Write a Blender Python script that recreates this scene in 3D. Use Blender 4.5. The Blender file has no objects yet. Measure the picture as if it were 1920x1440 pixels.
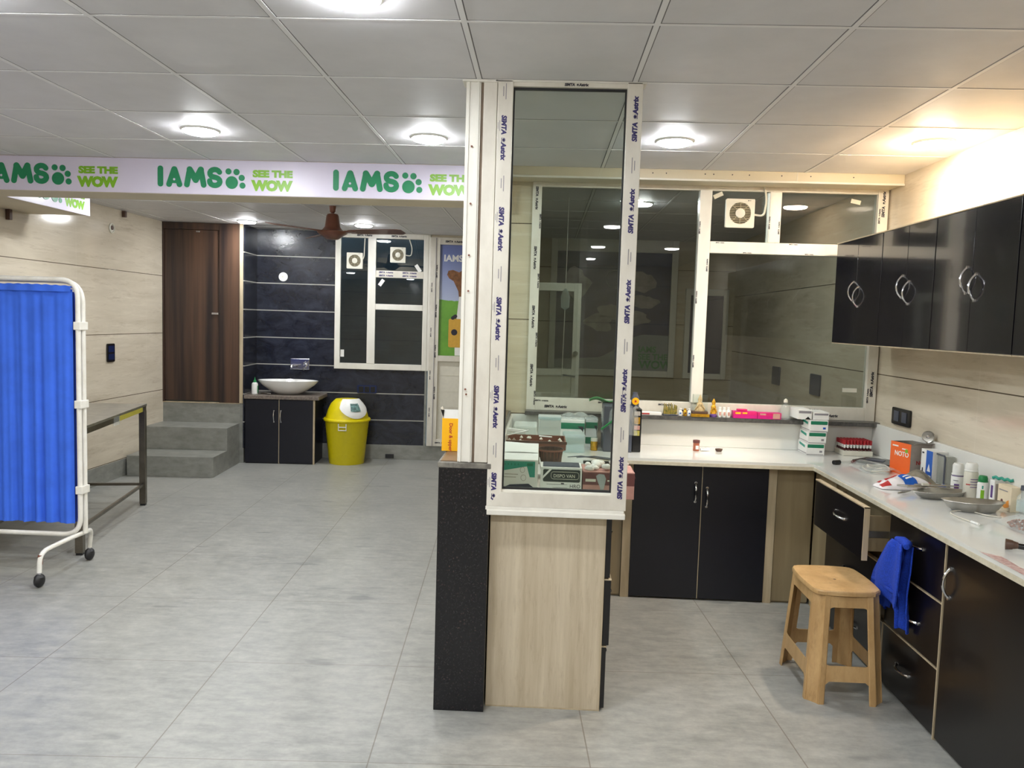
import bpy, bmesh, math, random
from mathutils import Matrix, Vector
from math import sin, cos, pi, radians
random.seed(7)
SC = bpy.context.scene
COL = SC.collection

# ------------------------------------------------------------------ camera, world, exposure
def make_camera():
    f, pitch, yaw, roll, H = 1492.66, 0.079016, -0.037446, -0.03025, 1.6073
    cy, sy, cp, sp, cr, sr = cos(yaw), sin(yaw), cos(pitch), sin(pitch), cos(roll), sin(roll)
    fw = Vector((sy*cp, cy*cp, -sp)); rt = Vector((cy, -sy, 0)); dn = fw.cross(rt)
    r2 = cr*rt + sr*dn; d2 = -sr*rt + cr*dn
    cam = bpy.data.cameras.new('camera'); o = bpy.data.objects.new('camera', cam); COL.objects.link(o)
    cam.sensor_width = 36; cam.sensor_fit = 'HORIZONTAL'; cam.lens = f/1920*36; cam.clip_start = .05; cam.clip_end = 60
    m = Matrix((( r2[0], -d2[0], -fw[0], 0), (r2[1], -d2[1], -fw[1], 0), (r2[2], -d2[2], -fw[2], H), (0, 0, 0, 1)))
    o.matrix_world = m
    SC.camera = o
make_camera()
W = bpy.data.worlds.new('world'); SC.world = W; W.use_nodes = True
W.node_tree.nodes['Background'].inputs[0].default_value = (.10, .15, .19, 1)
W.node_tree.nodes['Background'].inputs[1].default_value = 3.0
SC.view_settings.view_transform = 'Standard'; SC.view_settings.look = 'None'
SC.view_settings.exposure = 1.6; SC.view_settings.gamma = 1; SC.view_settings.use_curve_mapping = False
LAMP = 78.0          # emission of one ceiling downlight diffuser
SC.cycles.max_bounces = 8; SC.cycles.diffuse_bounces = 5; SC.cycles.glossy_bounces = 4
SC.cycles.transparent_max_bounces = 12; SC.cycles.caustics_reflective = False; SC.cycles.caustics_refractive = False
SC.cycles.sample_clamp_indirect = 4; SC.cycles.blur_glossy = .5
SC.cycles.use_denoising = True

# ------------------------------------------------------------------ materials
def L(c):
    return tuple(((v/255/12.92) if v/255 <= .04045 else ((v/255+.055)/1.055)**2.4) for v in c)
class NT:
    def __init__(s, name):
        s.m = bpy.data.materials.new(name); s.m.use_nodes = True; s.t = s.m.node_tree
        s.b = s.t.nodes['Principled BSDF']; s.tc = s.t.nodes.new('ShaderNodeNewGeometry')
    def n(s, typ, **k):
        x = s.t.nodes.new(typ)
        for a, b in k.items(): setattr(x, a, b)
        return x
    def link(s, a, b): s.t.links.new(a, b)
    def val(s, x, inp):
        if hasattr(x, 'node') or isinstance(x, bpy.types.NodeSocket): s.link(x, inp)
        elif isinstance(x, (tuple, list)): inp.default_value = (*x, 1) if len(x) == 3 and inp.type == 'RGBA' else x
        else: inp.default_value = x
    def math(s, op, a, b=0.0, c=None):
        x = s.n('ShaderNodeMath', operation=op); s.val(a, x.inputs[0]); s.val(b, x.inputs[1])
        if c is not None: s.val(c, x.inputs[2])
        return x.outputs[0]
    def mix(s, f, a, b):
        x = s.n('ShaderNodeMix', data_type='RGBA'); s.val(f, x.inputs[0]); s.val(a, x.inputs[6]); s.val(b, x.inputs[7]); return x.outputs[2]
    def pos(s, rot=0, scale=(1, 1, 1), obj=False):
        mp = s.n('ShaderNodeMapping')
        if obj: s.link(s.n('ShaderNodeTexCoord').outputs['Object'], mp.inputs[0])
        else: s.link(s.tc.outputs['Position'], mp.inputs[0])
        mp.inputs['Rotation'].default_value = (0, 0, rot); mp.inputs['Scale'].default_value = scale
        return mp.outputs[0]
    def xyz(s, v):
        x = s.n('ShaderNodeSeparateXYZ'); s.link(v, x.inputs[0]); return x.outputs
    def noise(s, v, scale, detail=4, rough=.6, dist=0):
        x = s.n('ShaderNodeTexNoise'); s.link(v, x.inputs['Vector']); x.inputs['Scale'].default_value = scale
        x.inputs['Detail'].default_value = detail; x.inputs['Roughness'].default_value = rough; x.inputs['Distortion'].default_value = dist
        return x.outputs[0]
    def ramp(s, v, a, b):
        x = s.n('ShaderNodeMapRange'); s.val(v, x.inputs[0]); x.inputs[1].default_value = a; x.inputs[2].default_value = b; return x.outputs[0]
    def line(s, c, off, size, w):     # 1 on grid lines, 0 elsewhere
        d = s.math('PINGPONG', s.math('SUBTRACT', c, off), size/2)
        return s.math('LESS_THAN', d, w/2)
    def bump(s, h, strength=.2, dist=.01):
        x = s.n('ShaderNodeBump'); x.inputs['Strength'].default_value = strength; x.inputs['Distance'].default_value = dist
        s.link(h, x.inputs['Height']); s.link(x.outputs[0], s.b.inputs['Normal'])
    def out(s, col, rough=.5, metal=0, coat=0, spec=.5):
        s.val(col, s.b.inputs['Base Color']); s.val(rough, s.b.inputs['Roughness']); s.b.inputs['Metallic'].default_value = metal
        s.b.inputs['Coat Weight'].default_value = coat; s.b.inputs['Coat Roughness'].default_value = .05
        s.b.inputs['Specular IOR Level'].default_value = spec
        return s.m
def plain(name, c, rough=.5, metal=0, coat=0, var=.06, scale=30, spec=.5):
    t = NT(name); c = L(c)
    if var:
        n = t.noise(t.pos(obj=True), scale)
        col = t.mix(t.ramp(n, .35, .65), tuple(v*(1-var) for v in c), tuple(min(1, v*(1+var)) for v in c))
    else: col = c
    return t.out(col, rough, metal, coat, spec)
def mottle(name, c1, c2, scale=6, st=(1, 1, 1), rough=.4, coat=0, lo=.35, hi=.65, detail=6, dist=0, spec=.5):
    t = NT(name); n = t.noise(t.pos(scale=st), scale, detail, .62, dist)
    return t.out(t.mix(t.ramp(n, lo, hi), L(c1), L(c2)), rough, 0, coat, spec)

def m_floor():
    t = NT('grey_cement_tile'); p = t.pos(rot=-radians(2.9)); x, y, z = t.xyz(p)
    n1 = t.ramp(t.noise(p, 1.6, 5, .6), .3, .7); n2 = t.ramp(t.noise(t.pos(rot=-radians(2.9), scale=(1, 2.6, 1)), 7, 8, .7), .35, .68)
    n3 = t.ramp(t.noise(p, 26, 4, .7), .4, .62)
    c = t.mix(n1, L((130, 131, 127)), L((152, 152, 147))); c = t.mix(t.math('MULTIPLY', n2, .62), c, L((184, 182, 176)))
    c = t.mix(t.math('MULTIPLY', n3, .16), c, L((104, 108, 106)))
    sc = t.ramp(t.noise(t.pos(scale=(1, 3, 1)), 2.3, 3, .5), .66, .72)
    c = t.mix(t.math('MULTIPLY', sc, .4), c, L((84, 90, 92)))
    g = t.math('MAXIMUM', t.line(x, -.443, .806, .005), t.line(y, 3.573, .806, .0035))
    c = t.mix(t.math('MULTIPLY', g, .6), c, L((96, 86, 72)))
    t.bump(t.math('MULTIPLY', g, -1), .3, .002)
    return t.out(c, t.math('ADD', t.math('MULTIPLY', n2, .14), .30), 0, 0, .4)
def m_beige(name, zoff, c1=(196, 184, 164), c2=(218, 207, 188), axis='y', gap=.006, rough=.11, voff=None):
    t = NT(name); st = (1, .28, 1.6) if axis == 'y' else (.28, 1, 1.6)
    p = t.pos(scale=st); x, y, z = t.xyz(t.pos())
    n1 = t.ramp(t.noise(p, 3.4, 7, .62, .6), .32, .7); n2 = t.ramp(t.noise(t.pos(scale=(.3, .3, 5)), 6, 6, .7), .55, .75)
    c = t.mix(n1, L(c1), L(c2)); c = t.mix(t.math('MULTIPLY', n2, .5), c, L((232, 224, 208)))
    n3 = t.ramp(t.noise(t.pos(scale=(.4, .4, 3)), 9, 5, .7), .55, .72); c = t.mix(t.math('MULTIPLY', n3, .45), c, L((166, 151, 130)))
    g = t.line(z, zoff, .6, gap); c = t.mix(g, c, L((92, 80, 66)))
    if voff is not None:
        v = t.line(y if axis == 'y' else x, voff, 1.2, .003); c = t.mix(t.math('MULTIPLY', v, .4), c, L((226, 218, 202)))
    t.bump(t.math('MULTIPLY', g, -1), .3, .003)
    return t.out(c, rough, 0, 0, .5)
def m_black_tile():
    t = NT('black_slate_tile'); x, y, z = t.xyz(t.pos())
    n = t.ramp(t.noise(t.pos(scale=(1, 1, 1.6)), 5, 9, .68, .8), .42, .7)
    c = t.mix(n, L((26, 28, 37)), L((47, 50, 62)))
    n2 = t.ramp(t.noise(t.pos(), 14, 8, .75), .62, .75); c = t.mix(t.math('MULTIPLY', n2, .4), c, L((84, 86, 92)))
    g = t.line(z, .145, .3, .010); c = t.mix(g, c, L((170, 168, 160)))
    t.bump(t.noise(t.pos(), 22, 8, .7), .45, .004)
    return t.out(c, .17, 0, 0, .5)
def m_ceiling():
    t = NT('white_ceiling_tile'); x, y, z = t.xyz(t.pos())
    n = t.ramp(t.noise(t.pos(), 5, 5), .3, .7)
    c = t.mix(n, L((206, 205, 208)), L((215, 214, 217)))
    dk = t.math('MAXIMUM', t.line(x, -.28, .6, .026), t.line(y, 3.16, .6, .022))  # shadow gap along the bars, painted dark into the tile colour
    c = t.mix(t.math('MULTIPLY', dk, .9), c, L((70, 68, 68)))
    return t.out(c, .55)
def m_wood_dark():
    t = NT('dark_walnut_laminate'); p = t.pos(scale=(1, 1, .03))
    n = t.ramp(t.noise(p, 9, 5, .6), .36, .64); c = t.mix(n, L((34, 27, 27)), L((92, 67, 51)))
    n2 = t.ramp(t.noise(t.pos(scale=(1, 1, .02)), 34, 4, .6), .35, .7); c = t.mix(t.math('MULTIPLY', n2, .45), c, L((66, 48, 40)))
    return t.out(c, .35)
def m_travertine():
    t = NT('beige_travertine_laminate'); n = t.ramp(t.noise(t.pos(scale=(1, 1, .05)), 14, 7, .68), .3, .72)
    c = t.mix(n, L((172, 156, 130)), L((212, 199, 176)))
    n2 = t.ramp(t.noise(t.pos(scale=(1, 1, .16)), 60, 6, .7), .52, .68); c = t.mix(t.math('MULTIPLY', n2, .3), c, L((150, 132, 108)))
    return t.out(c, .4)
def m_granite():
    t = NT('black_granite'); v = t.n('ShaderNodeTexVoronoi'); t.link(t.pos(), v.inputs['Vector']); v.inputs['Scale'].default_value = 70
    s = t.ramp(v.outputs['Distance'], .28, .06); n = t.ramp(t.noise(t.pos(), 30, 5, .7), .46, .62)
    c = t.mix(t.math('MULTIPLY', s, n), L((17, 16, 21)), L((74, 58, 54)))
    n2 = t.ramp(t.noise(t.pos(), 160, 3, .6), .62, .7); c = t.mix(t.math('MULTIPLY', n2, .22), c, L((110, 104, 104)))
    return t.out(c, .25)
def m_glass(name, tint, rough=.0, ior=1.5, haze=0.0):
    t = NT(name); t.t.nodes.remove(t.b)
    tr = t.n('ShaderNodeBsdfTransparent'); tr.inputs[0].default_value = (*tint, 1)
    gl = t.n('ShaderNodeBsdfGlossy'); gl.inputs['Roughness'].default_value = rough; gl.inputs[0].default_value = (1, 1, 1, 1)
    fr = t.n('ShaderNodeFresnel'); fr.inputs[0].default_value = ior
    ff = t.math('MULTIPLY', fr.outputs[0], t.math('SUBTRACT', 1.0, t.tc.outputs['Backfacing']))
    mx = t.n('ShaderNodeMixShader'); t.link(ff, mx.inputs[0]); t.link(tr.outputs[0], mx.inputs[1]); t.link(gl.outputs[0], mx.inputs[2])
    o = mx.outputs[0]
    if haze:
        df = t.n('ShaderNodeBsdfDiffuse'); df.inputs[0].default_value = (.8, .84, .82, 1)
        m2 = t.n('ShaderNodeMixShader'); m2.inputs[0].default_value = haze; t.link(o, m2.inputs[1]); t.link(df.outputs[0], m2.inputs[2]); o = m2.outputs[0]
    t.link(o, t.t.nodes['Material Output'].inputs[0]); return t.m
def m_emit(name, c, s):
    t = NT(name); t.t.nodes.remove(t.b); e = t.n('ShaderNodeEmission'); e.inputs[0].default_value = (*c, 1); e.inputs[1].default_value = s
    t.link(e.outputs[0], t.t.nodes['Material Output'].inputs[0]); return t.m
def m_poster():
    t = NT('printed_pet_poster'); x, y, z = t.xyz(t.pos())
    n = t.noise(t.pos(scale=(1, 1, 1)), 7, 5)
    sky = t.mix(t.ramp(z, 1.75, 2.35), L((176, 186, 214)), L((110, 122, 176)))
    gr = t.mix(n, L((72, 128, 40)), L((120, 178, 60)))
    return t.out(t.mix(t.math('LESS_THAN', t.math('ADD', z, t.math('MULTIPLY', n, .08)), 1.86), sky, gr), .3)

M = {}
M['floor'] = m_floor(); M['beige_l'] = m_beige('beige_wall_tile', .17, voff=.73); M['beige_r'] = m_beige('beige_wall_tile_polished', .145, voff=.3)
M['beige_b'] = m_beige('beige_wall_tile_back', .42, axis='x', c1=(188, 176, 152), c2=(208, 196, 172))
M['blacktile'] = m_black_tile(); M['ceil'] = m_ceiling(); M['walnut'] = m_wood_dark(); M['trav'] = m_travertine(); M['granite'] = m_granite()
M['skirt'] = mottle('grey_skirting_tile', (124, 125, 119), (146, 146, 140), 8, (1, 1, 2), .35)
M['upvc'] = mottle('white_upvc_frame', (214, 210, 200), (230, 227, 218), 4, (1, 1, .4), .3)
M['upvcfilm'] = mottle('protective_film_on_frame', (206, 200, 188), (222, 217, 206), 7, (1, 1, .5), .35)
M['ink'] = plain('violet_blue_ink', (46, 38, 98), .5, var=0); M['inkgrey'] = plain('grey_ink', (138, 134, 140), .5, var=0); M['inkblack'] = plain('black_ink', (36, 34, 48), .5, var=0)
M['rubber'] = plain('black_rubber', (24, 24, 27), .5)
M['glass_front'] = m_glass('clear_partition_glass', (.78, .82, .79)); M['glass_dark'] = m_glass('tinted_window_glass', (.36, .39, .40), 0, 1.75)
M['glass_mid'] = m_glass('grey_window_glass', (.60, .63, .60), 0, 1.6); M['glass_clear'] = m_glass('thin_clear_glass', (.93, .96, .95), .0)
M['plastic_clear'] = m_glass('clear_plastic', (.96, .98, .98), .10, 1.5, .14); M['bagplastic'] = m_glass('crinkled_clear_plastic', (.96, .97, .98), .10, 1.7, .20)
M['topwhite'] = plain('white_stone_countertop', (226, 226, 222), .12, 0, .4, var=.03, scale=3); M['splash'] = plain('white_backsplash_stone', (222, 221, 216), .2, var=.02, scale=3)
M['topedge'] = mottle('cream_counter_edge', (196, 188, 166), (214, 206, 186), 30, rough=.4)
M['blacklam'] = plain('black_gloss_laminate', (15, 12, 15), .28, 0, .08, var=.1, scale=4); M['blacklam2'] = plain('blue_black_laminate', (17, 18, 29), .38, var=.06)
M['upperlam'] = plain('black_gloss_cupboard_laminate', (22, 21, 29), .15, 0, .6, var=.15, scale=3)
M['edgeband'] = mottle('light_wood_edge_band', (168, 152, 124), (196, 180, 152), 20, (1, 1, .1), .4); M['tanboard'] = mottle('tan_laminate_board', (140, 124, 96), (160, 144, 114), 10, (1, 1, .06), .4)
M['chrome'] = plain('chrome', (215, 215, 218), .14, 1, var=0); M['steel'] = plain('brushed_stainless_steel', (186, 184, 178), .36, 1, var=.1, scale=14)
M['steeldark'] = plain('worn_square_steel_tube', (124, 118, 108), .36, 1, var=.15, scale=9); M['whitepaint'] = mottle('chipped_white_paint', (226, 222, 212), (240, 238, 232), 10, rough=.3)
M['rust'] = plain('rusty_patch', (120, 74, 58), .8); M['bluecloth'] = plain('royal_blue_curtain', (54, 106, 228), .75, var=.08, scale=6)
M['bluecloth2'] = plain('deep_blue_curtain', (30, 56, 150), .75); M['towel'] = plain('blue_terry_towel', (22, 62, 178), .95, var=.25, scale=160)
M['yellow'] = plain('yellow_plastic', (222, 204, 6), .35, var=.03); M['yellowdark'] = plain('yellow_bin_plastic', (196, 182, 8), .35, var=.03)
M['white'] = plain('white_plastic', (232, 232, 228), .35, var=.02); M['ceramic'] = plain('white_glazed_ceramic', (236, 235, 232), .08, 0, .6, var=0)
M['offwhite'] = plain('off_white_plastic', (214, 210, 196), .4, var=.03); M['fanwhite'] = plain('exhaust_fan_plastic', (222, 218, 204), .4, var=.02)
M['granitetop'] = mottle('grey_brown_granite_top', (92, 84, 78), (136, 124, 114), 60, rough=.3); M['graniteedge'] = mottle('chipped_granite_edge', (92, 88, 82), (132, 128, 118), 30, rough=.7)
M['copper'] = plain('brown_enamel_fan', (104, 62, 46), .3, .3, .3, var=.08); M['stool'] = None
M['bannerwhite'] = plain('white_vinyl_banner', (210, 203, 222), .35, var=.02, scale=3); M['green'] = plain('emerald_print', (22, 128, 84), .4, var=.05); M['lime'] = plain('lime_green_print', (122, 176, 30), .4, var=.04)
M['plaster'] = plain('cream_painted_plaster', (204, 194, 172), .7, var=.04, scale=4); M['trimcream'] = plain('cream_box_trim', (206, 196, 172), .45, var=.03, scale=4)
M['black'] = plain('black_plastic', (16, 16, 19), .25, var=0); M['navyplastic'] = plain('navy_black_switch_plate', (14, 30, 72), .25, var=0)
M['paper'] = plain('white_card', (232, 231, 228), .6, var=.02); M['greycard'] = plain('grey_card', (168, 160, 152), .6)
M['teal'] = plain('teal_print', (40, 150, 130), .5, var=.03); M['darkgreen'] = plain('dark_green_print', (12, 116, 84), .5); M['navy'] = plain('navy_print', (26, 34, 58), .5)
M['darkprint'] = plain('charcoal_green_print', (30, 42, 38), .5); M['maroon'] = plain('maroon_print', (104, 58, 56), .5); M['pink'] = plain('dusty_pink_card', (190, 140, 130), .6)
M['orange'] = plain('orange_card', (238, 104, 38), .5, var=.02); M['amberbox'] = plain('amber_yellow_card', (250, 184, 8), .5, var=.02); M['redink'] = plain('red_print', (176, 40, 40), .5)
M['magenta'] = plain('magenta_card', (196, 14, 120), .45, var=.04); M['pinkhot'] = plain('hot_pink_card', (206, 26, 106), .45); M['gold'] = plain('gilded_brass', (196, 148, 40), .3, .7, var=.2, scale=60)
M['redcap'] = plain('dark_red_caps', (158, 20, 32), .4); M['blood'] = plain('dark_red_liquid', (70, 12, 16), .3); M['brown'] = plain('brown_plastic', (82, 58, 46), .45); M['brownlt'] = plain('reddish_brown_tray_plastic', (120, 78, 62), .4)
M['wicker'] = mottle('dark_brown_basket_weave', (44, 32, 28), (84, 64, 50), 90, (1, 1, .3), .6); M['bluep'] = plain('blue_print', (20, 88, 180), .4); M['greenp'] = plain('green_plastic', (10, 122, 62), .4)
M['purple'] = plain('purple_print', (92, 60, 128), .4); M['beads'] = plain('brown_pellets', (150, 92, 66), .6, var=.4, scale=80); M['cotton'] = plain('white_cotton_wool', (234, 230, 226), .95); M['flame'] = plain('orange_print', (232, 150, 60), .5)
M['brass'] = plain('dull_yellow_sticker', (170, 160, 70), .5); M['sillstone'] = mottle('dark_grey_sill_granite', (58, 57, 56), (92, 90, 88), 60, rough=.3); M['slate'] = plain('slate_grey_plastic', (72, 76, 88), .4); M['softblue'] = m_glass('blue_tinted_plastic', (.82, .93, .96), .1, 1.5, .35); M['terracotta'] = plain('terracotta', (176, 100, 72), .5)
M['skyfoil'] = plain('dark_photo_vinyl', (40, 50, 82), .35, var=.5, scale=5); M['vinylgrey'] = plain('grey_vinyl_swoosh', (140, 146, 146), .4); M['vinylpale'] = plain('pale_animal_print', (150, 144, 138), .5, var=.3, scale=9)
M['vinylgreen'] = plain('dull_green_vinyl', (70, 140, 84), .5); M['brownfur'] = plain('brown_coat_print', (126, 84, 52), .6, var=.3, scale=24); M['poster'] = m_poster(); M['yellowtape'] = plain('yellow_tape', (170, 160, 60), .3)
def m_stool():
    t = NT('tan_moulded_plastic'); n = t.ramp(t.noise(t.pos(scale=(1, 1, .35)), 12, 6, .7), .4, .7)
    c = t.mix(n, L((184, 147, 98)), L((206, 170, 120))); n2 = t.ramp(t.noise(t.pos(scale=(1, 1, .2)), 34, 6, .75), .56, .72)
    return t.out(t.mix(t.math('MULTIPLY', n2, .45), c, L((124, 92, 54))), .42)
M['stool'] = m_stool()

# ------------------------------------------------------------------ mesh building
I4 = Matrix.Identity(4)
FRAME = [I4]           # current construction frame
PM = {}                # world matrices of parents
class MB:
    def __init__(s): s.v = []; s.f = []; s.mi = []
    def add(s, vs, fs, m=0, T=None):
        o = len(s.v); T = FRAME[-1] @ T if T is not None else FRAME[-1]
        s.v += [T @ Vector(v) for v in vs]; s.f += [tuple(i+o for i in f) for f in fs]; s.mi += [m]*len(fs); return s
    def bm(s, bm, m=0, T=None):
        bm.verts.index_update(); s.add([v.co.copy() for v in bm.verts], [[v.index for v in f.verts] for f in bm.faces], m, T); bm.free(); return s
    def box(s, x0, x1, y0, y1, z0, z1, b=0, m=0, T=None):
        vs = [(x, y, z) for x in (x0, x1) for y in (y0, y1) for z in (z0, z1)]
        fs = [(0, 1, 3, 2), (4, 6, 7, 5), (0, 4, 5, 1), (2, 3, 7, 6), (0, 2, 6, 4), (1, 5, 7, 3)]
        if not b: return s.add(vs, fs, m, T)
        bm = bmesh.new(); vv = [bm.verts.new(v) for v in vs]
        for f in fs: bm.faces.new([vv[i] for i in f])
        bmesh.ops.bevel(bm, geom=bm.edges[:], offset=b, segments=2, profile=.6, affect='EDGES'); return s.bm(bm, m, T)
    def lathe(s, c, prof, seg=24, sx=1, sy=1, m=0, T=None, cap=True):
        vs = []; fs = []; n = len(prof)
        for i in range(seg):
            a = 2*pi*i/seg
            for r, z in prof: vs.append((c[0]+r*cos(a)*sx, c[1]+r*sin(a)*sy, c[2]+z))
        for i in range(seg):
            j = (i+1) % seg
            for k in range(n-1): fs.append((i*n+k, j*n+k, j*n+k+1, i*n+k+1))
        if cap:
            if prof[0][0] > 1e-6: fs.append(tuple(i*n for i in reversed(range(seg))))
            if prof[-1][0] > 1e-6: fs.append(tuple(i*n+n-1 for i in range(seg)))
        return s.add(vs, fs, m, T)
    def cyl(s, a, b, r0, r1=None, seg=16, m=0):
        a = Vector(a); b = Vector(b); d = b-a; r1 = r0 if r1 is None else r1
        T = Matrix.Translation(a) @ d.to_track_quat('Z', 'Y').to_matrix().to_4x4()
        return s.lathe((0, 0, 0), [(r0, 0), (r1, d.length)], seg, m=m, T=T)
    def tube(s, pts, r, seg=10, m=0, closed=False, flat=1):
        P = [Vector(p) for p in pts]; n = len(P); vs = []; fs = []; up = None
        for i in range(n):
            t = ((P[(i+1) % n]-P[i-1]) if closed else (P[min(i+1, n-1)]-P[max(i-1, 0)])).normalized()
            if up is None: up = t.orthogonal().normalized() if abs(t.z) > .9 else (Vector((0, 0, 1))-t*t.z).normalized()
            else: up = (up-t*up.dot(t)).normalized()
            sd = t.cross(up); rr = r[i] if isinstance(r, (list, tuple)) else r
            for k in range(seg): a = 2*pi*k/seg; vs.append(P[i]+up*rr*flat*cos(a)+sd*rr*sin(a))
        for i in range(n if closed else n-1):
            j = (i+1) % n
            for k in range(seg): l = (k+1) % seg; fs.append((i*seg+k, i*seg+l, j*seg+l, j*seg+k))
        if not closed: fs += [tuple(range(seg))[::-1], tuple((n-1)*seg+k for k in range(seg))]
        return s.add(vs, fs, m)
    def prism(s, poly, T, d, m=0):    # polygon in local xy, extruded to z=d
        n = len(poly); vs = [(x, y, 0) for x, y in poly]+[(x, y, d) for x, y in poly]
        fs = [tuple(range(n))[::-1], tuple(range(n, 2*n))]+[(i, (i+1) % n, (i+1) % n+n, i+n) for i in range(n)]
        return s.add(vs, fs, m, T)
    def plate(s, outer, holes, fn, th, m=0):   # flat plate with holes; fn maps (a,b,t) to 3D
        bm = bmesh.new()
        for lp in [outer]+holes:
            vv = [bm.verts.new((a, b, 0)) for a, b in lp]
            for i in range(len(vv)): bm.edges.new((vv[i], vv[(i+1) % len(vv)]))
        bmesh.ops.triangle_fill(bm, edges=bm.edges[:], use_beauty=True)
        bm.verts.index_update(); base = [(v.co.x, v.co.y) for v in bm.verts]; tr = [[v.index for v in f.verts] for f in bm.faces]
        be = [(e.verts[0].index, e.verts[1].index) for e in bm.edges if len(e.link_faces) == 1]; bm.free(); n = len(base)
        vs = [fn(a, b, 0) for a, b in base]+[fn(a, b, th) for a, b in base]
        fs = tr+[[i+n for i in f[::-1]] for f in tr]+[(a, b, b+n, a+n) for a, b in be]
        o = MB(); bm = bmesh.new(); q = [bm.verts.new(v) for v in vs]
        for f in fs:
            try: bm.faces.new([q[i] for i in f])
            except ValueError: pass
        bmesh.ops.recalc_face_normals(bm, faces=bm.faces[:]); return s.bm(bm, m)
    def sheet(s, fn, nu, nv, th=0, m=0):
        vs = [Vector(fn(i/nu, j/nv)) for j in range(nv+1) for i in range(nu+1)]; w = nu+1
        fs = [(j*w+i, j*w+i+1, (j+1)*w+i+1, (j+1)*w+i) for j in range(nv) for i in range(nu)]
        if th:
            bm = bmesh.new(); q = [bm.verts.new(v) for v in vs]
            for f in fs: bm.faces.new([q[i] for i in f])
            bmesh.ops.recalc_face_normals(bm, faces=bm.faces[:]); bmesh.ops.solidify(bm, geom=bm.faces[:], thickness=th); return s.bm(bm, m)
        return s.add(vs, fs, m)
    def disc2(s, T, r, d, m=0, seg=20, cx=0, cy=0): return s.prism([(cx+r*cos(2*pi*i/seg), cy+r*sin(2*pi*i/seg)) for i in range(seg)], T, d, m)
    def capsule(s, T, a, b, r, d, m=0):
        a = Vector(a); b = Vector(b); an = math.atan2(b.y-a.y, b.x-a.x); pts = []
        for i in range(9): t = an+pi/2+pi*i/8; pts.append((a.x+r*cos(t), a.y+r*sin(t)))
        for i in range(9): t = an-pi/2+pi*i/8; pts.append((b.x+r*cos(t), b.y+r*sin(t)))
        return s.prism(pts, T, d, m)
    def text(s, st, size, T, m=0, bold=.02, ext=.0004, align='LEFT', xs=1, shear=0):
        vs, fs = textgeo(st, bold, align, shear); S = Matrix.Diagonal((size*xs, size, ext, 1)); return s.add(vs, fs, m, T @ S)
    def build(s, name, mat, parent=None, smooth=None, tagd=None):
        me = bpy.data.meshes.new(name)
        if parent is not None: inv = PM[parent.name].inverted(); vs = [inv @ v for v in s.v]; org = None
        else:
            lo = Vector([min(v[k] for v in s.v) for k in range(3)]); hi = Vector([max(v[k] for v in s.v) for k in range(3)])
            org = Vector(((lo.x+hi.x)/2, (lo.y+hi.y)/2, lo.z)); vs = [v-org for v in s.v]
        me.from_pydata([tuple(v) for v in vs], [], s.f); mats = mat if isinstance(mat, (list, tuple)) else [mat]
        for q in mats: me.materials.append(M[q] if isinstance(q, str) else q)
        me.polygons.foreach_set('material_index', [min(i, len(mats)-1) for i in s.mi])
        bm = bmesh.new(); bm.from_mesh(me); bmesh.ops.recalc_face_normals(bm, faces=bm.faces[:]); bm.to_mesh(me); bm.free()
        if smooth:
            me.polygons.foreach_set('use_smooth', [True]*len(me.polygons)); me.set_sharp_from_angle(angle=radians(smooth))
        me.update(); o = bpy.data.objects.new(name, me); COL.objects.link(o)
        if parent is not None: o.parent = parent; PM[o.name] = PM[parent.name].copy()
        else: o.location = org; PM[o.name] = Matrix.Translation(org)
        if tagd: tag(o, *tagd)
        return o
_tc = {}
def textgeo(st, bold, align, shear=0):
    k = (st, bold, align, shear)
    if k not in _tc:
        c = bpy.data.curves.new('t', 'FONT'); c.body = st; c.size = 1; c.offset = bold; c.extrude = .5; c.align_x = align; c.resolution_u = 3; c.shear = shear
        o = bpy.data.objects.new('t', c); me = bpy.data.meshes.new_from_object(o)
        _tc[k] = ([v.co.copy() for v in me.vertices], [tuple(p.vertices) for p in me.polygons])
        bpy.data.objects.remove(o); bpy.data.meshes.remove(me); bpy.data.curves.remove(c)
    return _tc[k]
def tag(o, label=None, cat=None, group=None):
    if label: o['label'] = label
    if cat: o['category'] = cat
    if group: o['group'] = group
    return o
def thing(name, loc, label, cat, group=None, rz=0):
    o = bpy.data.objects.new(name, None); COL.objects.link(o); w = FRAME[-1] @ Matrix.Translation(loc) @ Matrix.Rotation(rz, 4, 'Z')
    o.matrix_world = w; o.location = w.to_translation(); o.rotation_euler = w.to_euler(); o.empty_display_size = .1
    PM[o.name] = w; return tag(o, label, cat, group)
def sthing(name, loc=(0, 0, 0)):
    o = thing(name, loc, None, None); o['kind'] = 'structure'; return o
def struct(name, mb, mat, smooth=None):
    o = mb.build(name, mat, smooth=smooth); o['kind'] = 'structure'; return o
def copy_tree(o, parent=None):
    c = o.copy(); COL.objects.link(c); c.parent = parent
    for ch in list(o.children): copy_tree(ch, c)
    return c
class frame:
    def __init__(s, m): s.m = m
    def __enter__(s): FRAME.append(FRAME[-1] @ s.m)
    def __exit__(s, *a): FRAME.pop()
def TR(x, y, z, rz=0): return Matrix.Translation((x, y, z)) @ Matrix.Rotation(rz, 4, 'Z')
def basis(o, x, y, z=None):
    x = Vector(x); y = Vector(y); z = x.cross(y) if z is None else Vector(z)
    return Matrix(((x[0], y[0], z[0], o[0]), (x[1], y[1], z[1], o[1]), (x[2], y[2], z[2], o[2]), (0, 0, 0, 1)))
def face_y(x, y, z): return basis((x, y, z), (1, 0, 0), (0, 0, 1))       # local xy -> world xz, extrudes toward the viewer (-y)
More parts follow.
